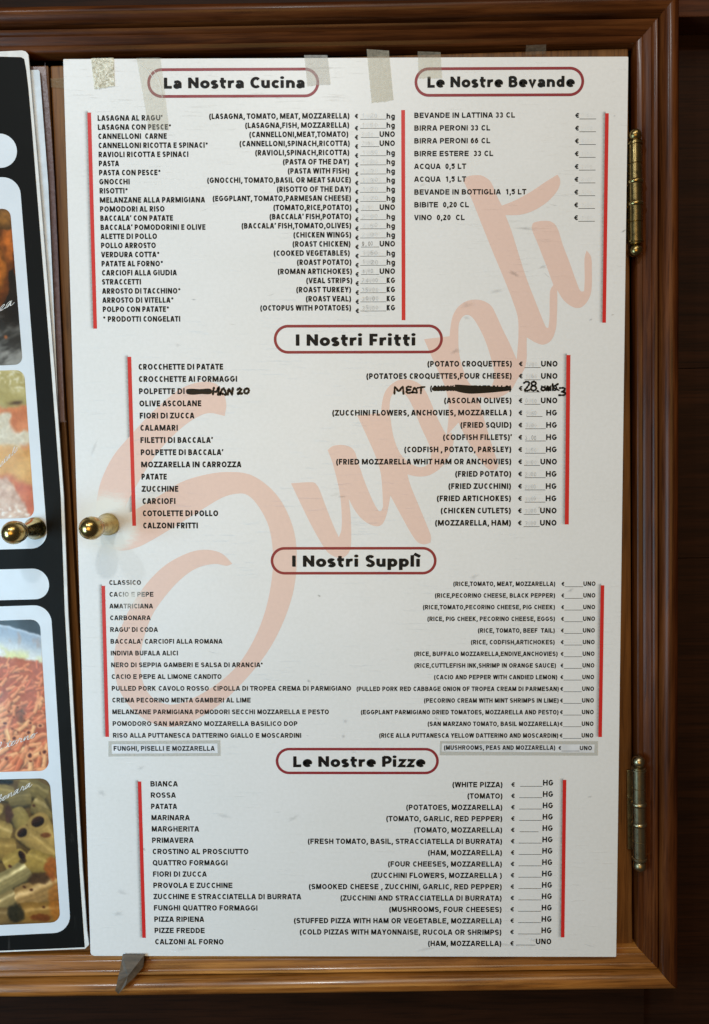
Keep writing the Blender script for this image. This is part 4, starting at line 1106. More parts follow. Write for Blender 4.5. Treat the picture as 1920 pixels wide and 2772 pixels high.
# prices once written in marker and wiped away
def wiped(rows_):
  m = MB()
  al = []
  for t, x0, x1, yb, cap, strength in rows_:
    kx = (x1 - x0) / max(1, len(t))
    for i, c in enumerate(t):
        jx, jy = random.uniform(-.4, .4), random.uniform(-.5, .5)
        for j, (kind, *g) in enumerate(glyph(c, .62, .13)):
            n0 = len(m.v)
            fn = lambda px, py: b3(.075 + .003 * j)(x0 + i * kx + jx + px * kx * 1.1, yb + jy - py * cap * .9)
            if kind in 'RT':
                ribbon(m, g[0], .15, fn, g[1], cap=0 if g[1] else 1)
            else:
                ribbon(m, [(g[0], g[1]), (g[2], g[3])], .15, fn)
            al += [strength * random.uniform(.3, .95)] * (len(m.v) - n0)
    # the smear left by wiping
    if strength < .5:
        n0 = len(m.v)
        cx, cy = (x0 + x1) / 2, yb - cap * .45
        rad = 14
        m.v.append(b3(.07)(cx, cy))
        al.append(strength * .42)
        for q in range(rad):
            a_ = 2 * math.pi * q / rad
            k_ = random.uniform(.8, 1.2)
            m.v.append(b3(.07)(cx + (x1 - x0) * .62 * k_ * math.cos(a_), cy + cap * .62 * k_ * math.sin(a_)))
            al.append(0)
        m.f += [(n0, n0 + 1 + q, n0 + 1 + (q + 1) % rad) for q in range(rad)]
  o = unify(m).build('wiped_prices', ghost_m, menu)
  with_attr(o, 'ink', al)
  o['label'] = 'faint grey remains of wiped handwritten prices'
wiped(P['gh'][:22])
wiped(P['gh'][22:31])
wiped(P['gh'][31:])

# small scuffs, dabs and hairline marks on the board
m = MB()
al = []
marks = [(408, 303, 6, 3, .22), (420, 268, 5, 2.5, .16), (470, 222, 7, 3, .25), (500, 215, 6, 2, .2), (452, 240, 8, 3, .15), (585, 178, 4, 1.2, .4), (573, 60, 2, 1, .25),
         (420, 255, 9, 4, .12), (372, 130, 5, 2, .12), (287, 458, 5, 1.4, .25), (250, 660, 3, 2, .3), (290, 705, 3, 3, .2), (288, 722, 3, 2.5, .2), (390, 702, 4, 2, .22),
         (262, 566, 2.5, 1.5, .4), (155, 812, 9, 3.5, .14), (232, 815, 8, 3, .16), (300, 740, 4, 2, .15), (225, 905, 6, 3, .12), (40, 900, 8, 4, .14), (35, 925, 7, 3, .16), (20, 786, 6, 4, .16),
         (130, 248, 3, 1, .35), (112, 296, 4, 2, .12), (150, 330, 18, 5, .07), (20, 405, 2.5, 11, .12), (560, 790, 3, 1.5, .25), (512, 850, 4, 3, .18), (455, 880, 8, 3, .1), (500, 955, 7, 2, .12),
         (380, 965, 14, 2, .14), (470, 960, 18, 2, .12), (108, 965, 14, 3, .1), (535, 560, 5, 2, .2), (430, 545, 6, 3, .16), (500, 470, 2, 1.5, .35), (575, 265, 2, 1, .3), (552, 270, 3, 1.2, .3), (480, 175, 12, 2, .2), (65, 850, 2.5, 3, .3), (64, 758, 5, 3, .16)]
for u, v, a_, b_, st in marks:
    n0 = len(m.v)
    m.v.append(b3(.088)(u, v))
    al.append(st)
    tilt = random.uniform(-.5, .5)
    for q in range(14):
        t_ = 2 * math.pi * q / 14
        k_ = random.uniform(.55, 1.3)
        px, py = a_ * k_ * math.cos(t_), b_ * k_ * math.sin(t_)
        m.v.append(b3(.088)(u + px * math.cos(tilt) - py * math.sin(tilt), v + px * math.sin(tilt) + py * math.cos(tilt)))
        al.append(0)
    m.f += [(n0, n0 + 1 + q, n0 + 1 + (q + 1) % 14) for q in range(14)]
for _ in range(22):
    u, v, L_ = random.uniform(30, 560), random.uniform(100, 960), random.uniform(4, 16)
    a_ = random.gauss(0.05, .35)
    n0 = len(m.v)
    for k_, st in ((0, 0), (.5, .34), (1, 0)):
        for s_ in (-.16, .16):
            m.v.append(b3(.089)(u + L_ * k_ * math.cos(a_) - s_ * math.sin(a_), v + L_ * k_ * math.sin(a_) + s_ + math.sin(k_ * 3) * .4))
            al.append(st)
    m.f += [(n0, n0 + 1, n0 + 3, n0 + 2), (n0 + 2, n0 + 3, n0 + 5, n0 + 4)]
o = unify(m).build('scuff_marks', ghost_m, menu)
with_attr(o, 'ink', al)
o['label'] = 'grey scuffs, smears and hairline scratches on the board'
o['kind'] = 'stuff'

# felt pen corrections on the meatball line
def pen(key, name, label):
    m = MB()
    for j, (pts, wd) in enumerate(P[key]):
        tp = None
        sp = spline(pts, 5)
        tp = [1 + .22 * math.sin(1.7 * i + j) for i in range(len(sp))]
        ribbon(m, sp, wd, b3(.19 + .004 * j), cap=1, taper=tp)
    unify(m).build(name, ink_marker, menu)['label'] = label
pen('manzo', 'pen_writing', 'black felt pen word after the struck out dish name')
pen('meat', 'pen_writing', 'black felt pen word before the struck out description')
pen('price', 'pen_writing', 'black felt pen price written over the printed blank')
for i, rg in enumerate(P['strike']):
    m = MB()
    m.flat([smooth_ring(rg, 3, 0)], b3(.185))
    m.build('pen_strikeout', ink_marker, menu)

# ---------------------------------------------------------------- pasted strips on the board
paper_m = plain('label_paper', (0.74, 0.76, 0.82), 0.5)
film_m = clear_tape('label_film', (0.60, 0.60, 0.585), 0.5, 0.5, 0.12, 0.3)
def board_world(u, v, d=0.0):
    X, Z = b_obj(u, v)
    return menu.location + Vector((math.cos(ang) * X - math.sin(ang) * Z, -d / 1000, math.sin(ang) * X + math.cos(ang) * Z))
bpy.context.view_layer.update()
for st, lab in zip(P['st'], ('short pasted paper strip under clear film, without a price blank', 'long pasted paper strip under clear film, ending in a price blank')):
    e = empty('paper_strip', menu.location, lab, 'label strip', 'label strips pasted on the menu board', rot=menu.rotation_euler)
    m = MB()
    m.flat([st['paper']], b3(.26))
    # a little thickness so that the paper stands off the board
    q = st['paper']
    for i in range(4):
        a_, b_ = q[i], q[(i + 1) % 4]
        m.add([b3(.26)(*a_), b3(.26)(*b_), b3(.02)(*b_), b3(.02)(*a_)], [(0, 1, 2, 3)])
    po = m.build('paper', paper_m, e)
    m = rows_mesh(st['rows'], ARIAL, .23, .28)
    underline(m, [])
    for a_, b_, y_, wd in st['ul']:
        m.add([b3(.28)(a_, y_), b3(.28)(b_, y_), b3(.28)(b_, y_ + .46), b3(.28)(a_, y_ + .46)], [(0, 1, 2, 3)])
    unify(m).build('strip_lettering', ink_black, po)
    m = MB()
    m.flat([st['tape'], st['paper'][::-1]], b3(.34))
    m.build('clear_film', film_m, e)

# ---------------------------------------------------------------- sticky tape along the top edge
def tape(q, mat, label, crinkle, name='tape_strip', lift=.5, curl=0.0, nu=14, nv=24, group='clear tape strips along the top of the menu board'):
    """q: corner points (mm) top left, top right, then down the right and up the left side"""
    n = len(q)
    half = n // 2
    left = [q[0]] + q[half + 1:][::-1] if n > 4 else [q[0], q[3]]
    right = q[1:half + 1] if n > 4 else [q[1], q[2]]
    def along(pts, k):
        if len(pts) == 2:
            return Vector(pts[0]).lerp(Vector(pts[1]), k)
        f = k * (len(pts) - 1)
        i = min(int(f), len(pts) - 2)
        return Vector(pts[i]).lerp(Vector(pts[i + 1]), f - i)
    m = MB()
    vs, fs = [], []
    top = board_world(*q[0], 0)
    for j in range(nv + 1):
        a_, b_ = along(left, j / nv), along(right, j / nv)
        for i in range(nu + 1):
            p2 = a_.lerp(b_, i / nu)
            if j == nv:
                p2 = p2 + Vector((0, random.uniform(-.5, .5)))
            d = lift + crinkle * (random.random() if 0 < i < nu else .2) + (curl * max(0, 1 - j / 4) ** 2)
            pw = board_world(p2.x, p2.y, d) - top
            vs.append(tuple(pw))
    for j in range(nv):
        for i in range(nu):
            k_ = j * (nu + 1) + i
            fs.append((k_, k_ + 1, k_ + nu + 2, k_ + nu + 1))
    m.add(vs, fs)
    o = unify(m).build(name, mat, smooth=True)
    o.location = top
    tag(o, label, 'tape', group)
    return o
T = P['tape']
tp_gold = clear_tape('crinkled_tape', (0.52, 0.46, 0.28), 0.58, 0.8, 1.0, 0.2, 0.6)
tp_clear = clear_tape('thin_tape', (0.66, 0.64, 0.58), 0.16, 0.5, 0.3, 0.25, 0.3)
tp_grey = clear_tape('cloudy_tape', (0.62, 0.61, 0.60), 0.32, 0.3, 0.05)
tp_beige = clear_tape('yellowed_tape', (0.61, 0.58, 0.49), 0.36, 0.3, 0.05)
tp_pale = clear_tape('faint_tape', (0.62, 0.595, 0.50), 0.2, 0.3, 0.05)
nt_ = tp_gold.node_tree
bs_ = nt_.nodes['Principled BSDF']
cn = noise(nt_, coords(nt_, (230, 230, 230)), 1.0, 2, 0.5, 1.2)
nt_.links.new(ramp(nt_, cn, [(0.40, (0.50, 0.45, 0.31)), (0.50, (0.80, 0.76, 0.58)), (0.56, (0.98, 0.96, 0.82))]), bs_.inputs['Base Color'])  # sparkle of the crinkles painted as pale noise patches
tape(T['gold'], tp_gold, 'short crinkled gold tape with painted sparkle at the upper left corner of the board', .9, lift=.5, nu=22, nv=26)
tape(T['long'], tp_clear, 'long clear wrinkled tape crossing the left end of the first heading', .12, lift=.45)
tape(T['grey'], tp_grey, 'cloudy grey tape over the right end of the first heading', .06, lift=.45)
tape(T['beige'], tp_beige, 'yellowed tape strip hanging between the two top headings, folded at its upper end', .06, lift=.45, curl=2.2)
tape(T['pale'], tp_pale, 'faint pale tape over the left end of the drinks heading', .05, lift=.45, curl=.8)
# glints on the long strip's wrinkles, laid on as white ribbons
shine = plain('painted_glint', (0.85, 0.85, 0.83), 0.12)
long_tape = bpy.data.objects['tape_strip.001']
fm = MB()
tp0 = board_world(*T['long'][0], 0)
def fold_glint(pts, wd):
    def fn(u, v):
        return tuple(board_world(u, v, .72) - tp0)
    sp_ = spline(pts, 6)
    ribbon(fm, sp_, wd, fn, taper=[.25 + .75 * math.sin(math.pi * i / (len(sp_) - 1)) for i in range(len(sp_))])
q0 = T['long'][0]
fold_glint([(q0[0] + 1.5, q0[1] + 5), (q0[0] + 8, q0[1] + 9), (q0[0] + 16, q0[1] + 18), (q0[0] + 22, q0[1] + 29)], .6)
fold_glint([(q0[0] + 9, q0[1] + 8), (q0[0] + 18, q0[1] + 13), (q0[0] + 23, q0[1] + 22), (q0[0] + 26, q0[1] + 36), (q0[0] + 27, q0[1] + 46)], .5)
fold_glint([(q0[0] + 8, q0[1] + 39), (q0[0] + 14, q0[1] + 41), (q0[0] + 17, q0[1] + 40)], .4)
unify(fm).build('fold_glint', shine, long_tape)

# a scrap of tape left on the moulding and one on the door edge
def scrap(pts, y, mat, label):
    c = pts[0]
    m = MB()
    nn = 8
    vs, fs = [], []
    for j in range(nn + 1):
        for i in range(nn + 1):
            a_ = Vector(pts[0]).lerp(Vector(pts[1]), i / nn)
            b_ = Vector(pts[3]).lerp(Vector(pts[2]), i / nn)
            q = a_.lerp(b_, j / nn)
            vs.append((q.x - c[0], -random.uniform(0, .0004), q.y - c[1]))
    for j in range(nn):
        for i in range(nn):
            k_ = j * (nn + 1) + i
            fs.append((k_, k_ + 1, k_ + nn + 2, k_ + nn + 1))
    m.add(vs, fs)
    o = unify(m).build('tape_scrap', mat, smooth=True)
    o.location = (c[0], y, c[1])
    tag(o, label, 'tape')
scrap(OB['rtape'], -0.0125, clear_tape('dull_tape', (0.20, 0.17, 0.13), 0.22, 0.4, 0.2), 'dull tape scrap on the top moulding above the drinks heading')
scrap(OB['door_tape'], -0.0006, clear_tape('door_tape', (0.30, 0.22, 0.12), 0.3, 0.6, 0.5), 'wrinkled clear tape on the bare door edge left of the board')

# ---------------------------------------------------------------- wedge below the board
wv = OB['wedge']
cx0 = Vector((wv[0][0], wv[0][2], wv[0][1]))
m = MB()
front = [(x - cx0.x, y - cx0.y, z - cx0.z) for x, z, y in wv]
back = [(x, y + .0016, z) for x, y, z in front]
n = len(front)
fc = Vector((0, 0, 0))
for f_ in front:
    fc += Vector(f_)
fc = fc / n + Vector((.002, -.0022, 0))
vs = front + back + [tuple(fc)]
m.add(vs, [(2 * n, i, (i + 1) % n) for i in range(n)] + [(i, n + i, n + (i + 1) % n, (i + 1) % n) for i in range(n)] + [tuple(range(2 * n - 1, n - 1, -1))])
wm, nt, bs = new('grey_cloth_tape')
v = coords(nt, (30, 200, 120), (0, .5, 0))
c = ramp(nt, noise(nt, v, 1.5, 5), [(0.3, (0.045, 0.031, 0.021)), (0.7, (0.125, 0.088, 0.060))])
nt.links.new(c, bs.inputs['Base Color'])
bs.inputs['Roughness'].default_value = 0.55
o = m.build('wedge', wm, merge=True)
o.location = cx0
tag(o, 'grey brown pointed wedge sticking out under the lower left of the white board', 'wedge')

# ---------------------------------------------------------------- picture poster on the left door
PY = OB['poster_y']
pz = OB['core'][-2][1]
poster = empty('picture_poster', (-0.42, PY, pz), 'black poster board with rounded white panels holding food pictures', 'poster')
def po(pts):
    return [(x + 0.42, z - pz) for x, z in pts]
core_m = plain('foam_core', (0.74, 0.74, 0.75), 0.6)
m = MB()
m.slab(po(OB['core']), 0.0, 0.0020)
m.build('foam_board', core_m, poster, bevel=0.0004)

def glossy(name, col, rough=0.3, scuff=0.0, spec=0.5):
    m_, nt, bs = new(name)
    v = coords(nt, (30, 30, 30))
    n_ = noise(nt, v, 1.0, 5, 0.62)
    c = ramp(nt, n_, [(0.3, tuple(q * .93 for q in col)), (0.7, col)])
    if scuff:
        v2 = coords(nt, (90, 90, 14))
        n2 = noise(nt, v2, 1.0, 5, .6, .5)
        c = mix(nt, mth(nt, 'MULTIPLY', ramp(nt, n2, [(.66, (0, 0, 0)), (.82, (1, 1, 1))]), scuff), c, (.35, .34, .33))
    nt.links.new(c, bs.inputs['Base Color'])
    bs.inputs['Roughness'].default_value = rough
    bs.inputs['Specular IOR Level'].default_value = spec
    v3 = coords(nt, (14, 14, 14))
    nn = bump(nt, bs, noise(nt, v3, 1.0, 2), .3, .004)
    v4 = coords(nt, (700, 700, 700))
    bump(nt, bs, noise(nt, v4, 1.0, 2), .06, .0005, nn)
    return m_
black_print = glossy('black_print', (0.0072, 0.0074, 0.0074), 0.5, .10, .08)
white_print = glossy('white_print', (0.70, 0.745, 0.82), 0.3, .10)
m = MB()
m.flat([po(OB['print'])], lambda x, z: (x, -0.0002, z))
m.build('black_sheet', black_print, poster)
for pp in OB['panels']:
    m = MB()
    m.flat([po(pp)], lambda x, z: (x, -0.0003, z))
    m.build('white_panel', white_print, poster)

# printed food pictures: colours computed per point of a fine grid
H_ = OB['hom']
def hom(x, y):
    d = H_[6] * x + H_[7] * y + 1
    return (H_[0] * x + H_[1] * y + H_[2]) / d + 0.42, (H_[3] * x + H_[4] * y + H_[5]) / d - pz

def vnoise(X, Y, sc, seed):
    r = np.random.default_rng(seed)
    g = r.random((64, 64))
    x, y = X / sc + 100, Y / sc + 100
    xi, yi = np.floor(x).astype(int), np.floor(y).astype(int)
    fx, fy = x - xi, y - yi
    fx, fy = fx * fx * (3 - 2 * fx), fy * fy * (3 - 2 * fy)
    a, b = g[yi % 64, xi % 64], g[yi % 64, (xi + 1) % 64]
    c, d = g[(yi + 1) % 64, xi % 64], g[(yi + 1) % 64, (xi + 1) % 64]
    return (a * (1 - fx) + b * fx) * (1 - fy) + (c * (1 - fx) + d * fx) * fy
def fbm(X, Y, sc, seed, oct_=4):
    o, a, t = 0, 1, 0
    for i in range(oct_):
        o = o + a * vnoise(X, Y, sc / 2 ** i, seed + i)
        t += a
        a *= .55
    return o / t
def lerp(a, b, k):
    k = np.clip(k, 0, 1)[..., None]
    return np.asarray(a) * (1 - k) + np.asarray(b) * k
def sstep(a, b, x):
    t = np.clip((x - a) / (b - a), 0, 1)
    return t * t * (3 - 2 * t)

def tube(img, X, Y, x0, y0, x1, y1, r, col, ring=None, ridges=0, spec=.35, hole=(.17, .10, .06), dark=.42):
    """paints one piece of short pasta: a shaded cylinder and, if wanted, its open end"""
    d = np.array([x1 - x0, y1 - y0], float)
    L = np.hypot(*d)
    d /= L
    s = (X - x0) * d[0] + (Y - y0) * d[1]
    n = (X - x0) * -d[1] + (Y - y0) * d[0]
    if d[0] < 0:
        n = -n
    k = n / r
    endb = .35 * r * np.sqrt(np.clip(1 - k * k, 0, 1))
    msk = (np.abs(k) < 1) & (s > -endb) & (s < L + endb)
    sh = dark + (1.05 - dark) * np.sqrt(np.clip(1 - (k * .92 + .18) ** 2, 0, 1))
    if ridges:
        sh = sh * (1 + .05 * np.sin(k * 3.1 * ridges + .4))
    c = np.asarray(col)[None, None, :] * sh[..., None]
    hl = np.exp(-((k + .42) / .16) ** 2) * spec * (.5 + .8 * vnoise(X, Y, r * .7, 77))
    c = c + hl[..., None] * np.array([1, .95, .85])
    img[msk] = c[msk]
    # contact shade beside the piece
    sm = (np.abs(k) >= 1) & (k > 0) & (k < 1.28) & (s > 0) & (s < L)
    img[sm] *= (.55 + .45 * np.clip((k[sm] - 1) / .28, 0, 1))[:, None]
    if ring:
        ex, ey = (x1, y1) if ring > 0 else (x0, y0)
        u = (X - ex) * d[0] + (Y - ey) * d[1]
        asp = abs(ring)
        rho = np.sqrt((u / (r * asp)) ** 2 + ((X - ex) * -d[1] + (Y - ey) * d[0]) ** 2 / r ** 2)
        m1 = rho < 1
        rim = np.asarray(col)[None, None, :] * (1.06 - .12 * rho[..., None])
        img[m1] = rim[m1]
        m2 = rho < .66
        hc = np.asarray(hole)[None, None, :] * (.6 + .9 * np.clip(u / (r * asp) + .35, 0, 1)[..., None])
        kk = sstep(.60, .68, rho)
        img[m2] = (hc * (1 - kk[..., None]) + rim * kk[..., None])[m2]

def pic_fried(X, Y):
    g = fbm(X, Y, 40, 3)
    img = lerp((.055, .04, .03), (.13, .10, .08), g)
    # grey slate, lower half, streaked diagonally
    st = fbm(X * .5 + Y * .9, Y * .35 - X * .25, 22, 9, 5)
    slate = lerp((.16, .15, .14), (.56, .55, .53), sstep(.30, .72, st + (Y - 900) / 500))
    img = lerp(img, slate, sstep(838, 892, Y + 30 * (g - .5) - X * .25))
    # browned pieces
    for cx, cy, a, b, col in ((-70, 640, 60, 90, (.55, .27, .08)), (25, 640, 32, 95, (.62, .33, .12)), (52, 700, 18, 60, (.50, .22, .07)), (-40, 760, 70, 100, (.60, .30, .10)), (-6, 730, 26, 62, (.68, .38, .13)), (8, 590, 50, 34, (.55, .36, .14))):
        q = ((X - cx) / a) ** 2 + ((Y - cy) / b) ** 2 + .5 * (fbm(X, Y, 24, 21) - .5)
        t = fbm(X, Y, 14, 31)
        c = lerp(np.asarray(col) * .55, np.asarray(col) * 1.25, t) * (1.1 - .5 * q)[..., None]
        img = lerp(img, c, sstep(1.0, .86, q))
    q = np.hypot(X - 16, (Y - 912) * 1.0)
    img = lerp(img, (.62, .36, .22), sstep(7, 3, q))
    return img

def pic_sandwich(X, Y):
    wx = 34 * (fbm(X, Y, 48, 141, 4) - .5)
    wy = 42 * (fbm(X, Y, 52, 151, 4) - .5)
    U, V = X + wx, Y + wy
    f = fbm(X, Y, 7, 44, 3)
    n = fbm(X, Y, 24, 41, 5)
    img = lerp((.56, .49, .27), (.80, .75, .54), n)
    img = lerp(img, (.88, .85, .74), .8 * sstep(.48, .72, f) * sstep(1066, 1030, V))
    img = lerp(img, (.66, .60, .36), .6 * sstep(1040, 1075, V) * sstep(1092, 1080, V))
    ham = lerp((.72, .38, .20), (.90, .60, .42), fbm(U, V, 34, 51))
    img = lerp(img, ham, sstep(1086, 1100, V))
    img = lerp(img, (.24, .14, .08), .85 * np.exp(-((Y - 1092 + .05 * X) / 5) ** 2) * sstep(8, 44, X) * sstep(70, 50, X))
    crumb = lerp((.72, .64, .52), (.93, .91, .86), fbm(X, Y, 10, 63, 4))
    img = lerp(img, crumb, sstep(7, -7, U - 26 - .30 * (V - 1120)) * sstep(1100, 1114, V) * sstep(1245, 1215, V))
    img = lerp(img, crumb, sstep(1160, 1172, V) * sstep(1212, 1190, V))
    low = lerp((.76, .52, .26), (.88, .70, .44), fbm(U, V, 26, 71))
    img = lerp(img, low, sstep(1196, 1222, V))
    red = lerp((.66, .25, .15), (.86, .50, .34), fbm(U, V, 22, 81))
    img = lerp(img, red, .9 * sstep(1268, 1296, V - .3 * X) * sstep(.34, .52, fbm(X, Y, 36, 87) + .12))
    meat = lerp((.68, .50, .42), (.90, .80, .72), fbm(X, Y, 12, 91, 4))
    img = lerp(img, meat, sstep(7, -7, U - 30 - .5 * (V - 1290)) * sstep(1284, 1302, V))
    img = lerp(img, (.95, .94, .92), .8 * sstep(.60, .70, f) * sstep(1362, 1385, V))
    return img

def pic_tomato(X, Y):
    img = lerp((.14, .17, .20), (.20, .24, .28), fbm(X, Y, 30, 5))
    rim = 1687 + .0021 * (X + 60) ** 2 * .35 + .08 * (X + 20)
    plate = lerp((.60, .66, .74), (.90, .90, .89), sstep(0, 70, Y - rim - 10))
    plate = lerp(plate, (.70, .57, .50), .5 * sstep(.55, .75, fbm(X * 2, Y * .6, 26, 15)) * sstep(90, 20, Y - rim))
    plate = lerp(plate, (.86, .86, .62), sstep(.46, .7, fbm(X, Y, 30, 25)) * sstep(40, 80, Y - rim))
    img = lerp(img, plate, sstep(-1.5, 2.5, Y - rim))
    img = lerp(img, (.80, .84, .90), np.exp(-((Y - rim - 2) / 2.6) ** 2) * .8)
    top = 1776 + .13 * X + 10 * (fbm(X, Y, 20, 35) - .5)
    base_ = lerp((.58, .24, .13), (.82, .46, .30), fbm(X, Y, 12, 45))
    img = lerp(img, base_, sstep(-3, 5, Y - top))
    r = np.random.default_rng(5)
    items = []
    for _ in range(300):
        x, y = r.uniform(-100, 145), r.uniform(1786, 2100)
        if y < 1786 + .13 * x + 10:
            continue
        items.append((y, x))
    for y, x in sorted(items):
        k = (y - 1780) / 310
        L = 17 + 24 * k + r.uniform(-4, 6)
        a = r.normal(-.45, .55)
        rad = 3.4 + 4.4 * k
        hue = r.random()
        col = lerp((.76, .36, .22), (.93, .68, .47), np.array(hue * (.60 + .5 * k)))
        ring = 0
        if k > .45 and r.random() < .38:
            ring = r.choice([.75, -.75])
        tube(img, X, Y, x, y, x + L * math.cos(a), y + L * math.sin(a), rad, tuple(col), ring, 0, .22, (.48, .20, .10), .66)
    for x, y, rad in ((37, 1999, 10), (77, 1983, 9), (14, 1957, 9), (84, 1955, 8), (82, 2044, 11), (122, 2036, 11), (12, 2003, 8), (110, 1965, 8)):
        rho = np.sqrt(((X - x) / rad) ** 2 + ((Y - y) / (rad * .8)) ** 2)
        c = lerp((.30, .11, .05), (.93, .62, .42), sstep(.45, .62, rho)) * (1.05 - .25 * sstep(.8, 1, rho))[..., None]
        m_ = rho < 1
        img[m_] = c[m_]
    gr = np.exp(-(((X - 58) / 9) ** 2 + ((Y - 1936) / 22) ** 2)) * fbm(X, Y, 9, 95)
    img = lerp(img, (.22, .18, .10), gr * 1.3)
    return img

def pic_rigatoni(X, Y):
    n = fbm(X, Y, 22, 7, 4)
    img = lerp((.30, .22, .11), (.50, .40, .22), n)
    img = lerp(img, (.06, .055, .05), sstep(2128, 2118, Y + 10 * (n - .5)) * sstep(40, 30, X))
    c1, c2, c3 = (.58, .50, .28), (.66, .55, .30), (.62, .52, .34)
    for x0, y0, x1, y1, r, col, ring, rg, sp in (
            (60, 2122, 120, 2150, 26, (.50, .44, .26), 0, 4, .1), (-20, 2140, 30, 2150, 22, c1, 0, 4, .1), (-60, 2150, -10, 2200, 28, c2, 0, 4, .1),
            (34, 2165, 78, 2160, 22, (.50, .44, .27), 0, 4, .08), (96, 2178, 140, 2200, 26, (.54, .47, .28), 0, 7, .22), (140, 2150, 170, 2200, 22, (.5, .42, .24), 0, 5, .1),
            (44, 2196, 62, 2230, 24, (.60, .52, .28), 0, 0, .05), (-30, 2240, 20, 2262, 32, c2, 0, 0, .2), (-70, 2200, -20, 2230, 28, c1, 0, 0, .2),
            (150, 2290, 104, 2224, 29, (.70, .58, .33), .8, 0, .12), (150, 2320, 62, 2254, 23, (.70, .58, .33), .75, 0, .12),
            (-20, 2300, 36, 2300, 30, (.62, .50, .25), 0, 0, .12), (20, 2340, 60, 2318, 24, (.68, .57, .28), .5, 0, .12),
            (80, 2330, 150, 2350, 34, (.66, .55, .27), 0, 0, .12), (-40, 2420, 70, 2356, 30, (.60, .54, .36), 0, 6, .45), (-30, 2460, 40, 2430, 24, (.60, .52, .34), 0, 0, .3),
            (60, 2440, 150, 2400, 40, (.64, .50, .30), 0, 6, .42), (60, 2480, 160, 2470, 34, (.60, .44, .20), 0, 0, .2), (-60, 2490, 30, 2480, 26, (.50, .40, .24), 0, 0, .15)):
        tube(img, X, Y, x0, y0, x1, y1, r, tuple(.96 * c_ + .03 for c_ in col), ring, rg, sp, (.19, .115, .085), .58)
    def blot(x, y, a, b, col, amt=1.0, seed=3):
        nonlocal img
        q = ((X - x) / a) ** 2 + ((Y - y) / b) ** 2 + .9 * (fbm(X, Y, 11, seed) - .5)
        img = lerp(img, lerp(col, tuple(min(1, 1.8 * c_) for c_ in col), fbm(X, Y, 6, seed + 4)), sstep(1.15, .45, q) * amt)
    blot(25, 2205, 13, 28, (.22, .13, .10), .9)
    blot(108, 2378, 32, 18, (.20, .14, .10), .85, 8)
    blot(138, 2350, 20, 36, (.48, .22, .08), .7, 12)
    blot(150, 2440, 18, 60, (.52, .28, .08), .5, 14)
    blot(44, 2472, 24, 30, (.12, .115, .085), .9, 16)
    blot(62, 2330, 13, 8, (.16, .12, .07), .85, 18)
    blot(125, 2262, 16, 7, (.30, .15, .08), .8, 19)
    blot(110, 2484, 30, 10, (.30, .14, .06), .8, 22)
    for x, y in ((85, 2408), (68, 2402), (26, 2345), (93, 2180), (120, 2455)):
        blot(x, y, 5, 4, (.20, .10, .06), .9, int(x))
    img *= (.88 + .24 * fbm(X, Y, 10, 99))[..., None]
    return img * np.array([.90, .87, .82])

pm, nt, bs = new('printed_picture')
at = N(nt, 'ShaderNodeAttribute', attribute_name='print')
nt.links.new(at.outputs['Color'], bs.inputs['Base Color'])
bs.inputs['Roughness'].default_value = 0.27
v3 = coords(nt, (14, 14, 14))
bump(nt, bs, noise(nt, v3, 1.0, 2), .3, .004)

def inside_poly(px, py, X, Y):
    ins = np.zeros(X.shape, bool)
    n_ = len(px)
    for i in range(n_):
        x0, y0, x1, y1 = px[i - 1], py[i - 1], px[i], py[i]
        if y0 == y1:
            continue
        c = ((y0 > Y) != (y1 > Y)) & (X < (x1 - x0) * (Y - y0) / (y1 - y0) + x0)
        ins ^= c
    return ins

def picture(spec, paint, step, soft=1):
    """a grid that fills the rounded picture outline row by row, so that its edges stay clean"""
    px = [q[0] for q in spec['px']]
    py = [q[1] for q in spec['px']]
    y0, y1 = min(py) + .05, max(py) - .05
    rows_ = int((y1 - y0) / step) + 1
    cols_ = int((max(px) - min(px)) / step) + 1
    XX = np.zeros((rows_, cols_))
    YY = np.zeros((rows_, cols_))
    for j in range(rows_):
        y = y0 + (y1 - y0) * j / (rows_ - 1)
        xs = []
        for i in range(len(px)):
            a, b = i - 1, i
            if (py[a] > y) != (py[b] > y):
                xs.append(px[a] + (px[b] - px[a]) * (y - py[a]) / (py[b] - py[a]))
        xa, xb = (min(xs), max(xs)) if len(xs) > 1 else (px[0], px[0] + 1)
        XX[j] = np.linspace(xa, xb, cols_)
        YY[j] = y
    wx_ = 9 * (fbm(XX, YY, 26, 301, 3) - .5)
    wy_ = 9 * (fbm(XX, YY, 26, 311, 3) - .5)
    img = np.clip(paint(XX + wx_, YY + wy_), 0, 1)
    img = np.clip(img * (.93 + .14 * fbm(XX, YY, 5, 321, 2))[..., None], 0, 1)
    for _ in range(soft):
        for ax in (0, 1):
            img = (np.roll(img, 1, ax) + 2 * img + np.roll(img, -1, ax)) / 4
    lin = np.where(img <= .04045, img / 12.92, ((img + .055) / 1.055) ** 2.4)
    vs = []
    for j in range(rows_):
        for i in range(cols_):
            x, z = hom(XX[j, i], YY[j, i])
            vs.append((x, -0.0004, z))
    idx = np.arange(rows_ * cols_).reshape(rows_, cols_)
    fs = np.stack([idx[:-1, :-1], idx[1:, :-1], idx[1:, 1:], idx[:-1, 1:]], -1).reshape(-1, 4)
    me = bpy.data.meshes.new('food_picture')
    me.from_pydata(vs, [], fs.tolist())
    a_ = me.color_attributes.new('print', 'FLOAT_COLOR', 'POINT')
    buf = np.ones((rows_ * cols_, 4), np.float32)
    buf[:, :3] = lin.reshape(-1, 3)
    a_.data.foreach_set('color', buf.ravel())
    me.materials.append(pm)
    o = bpy.data.objects.new('food_picture', me)
    COL.objects.link(o)
    o.parent = poster
    return o
pics = []
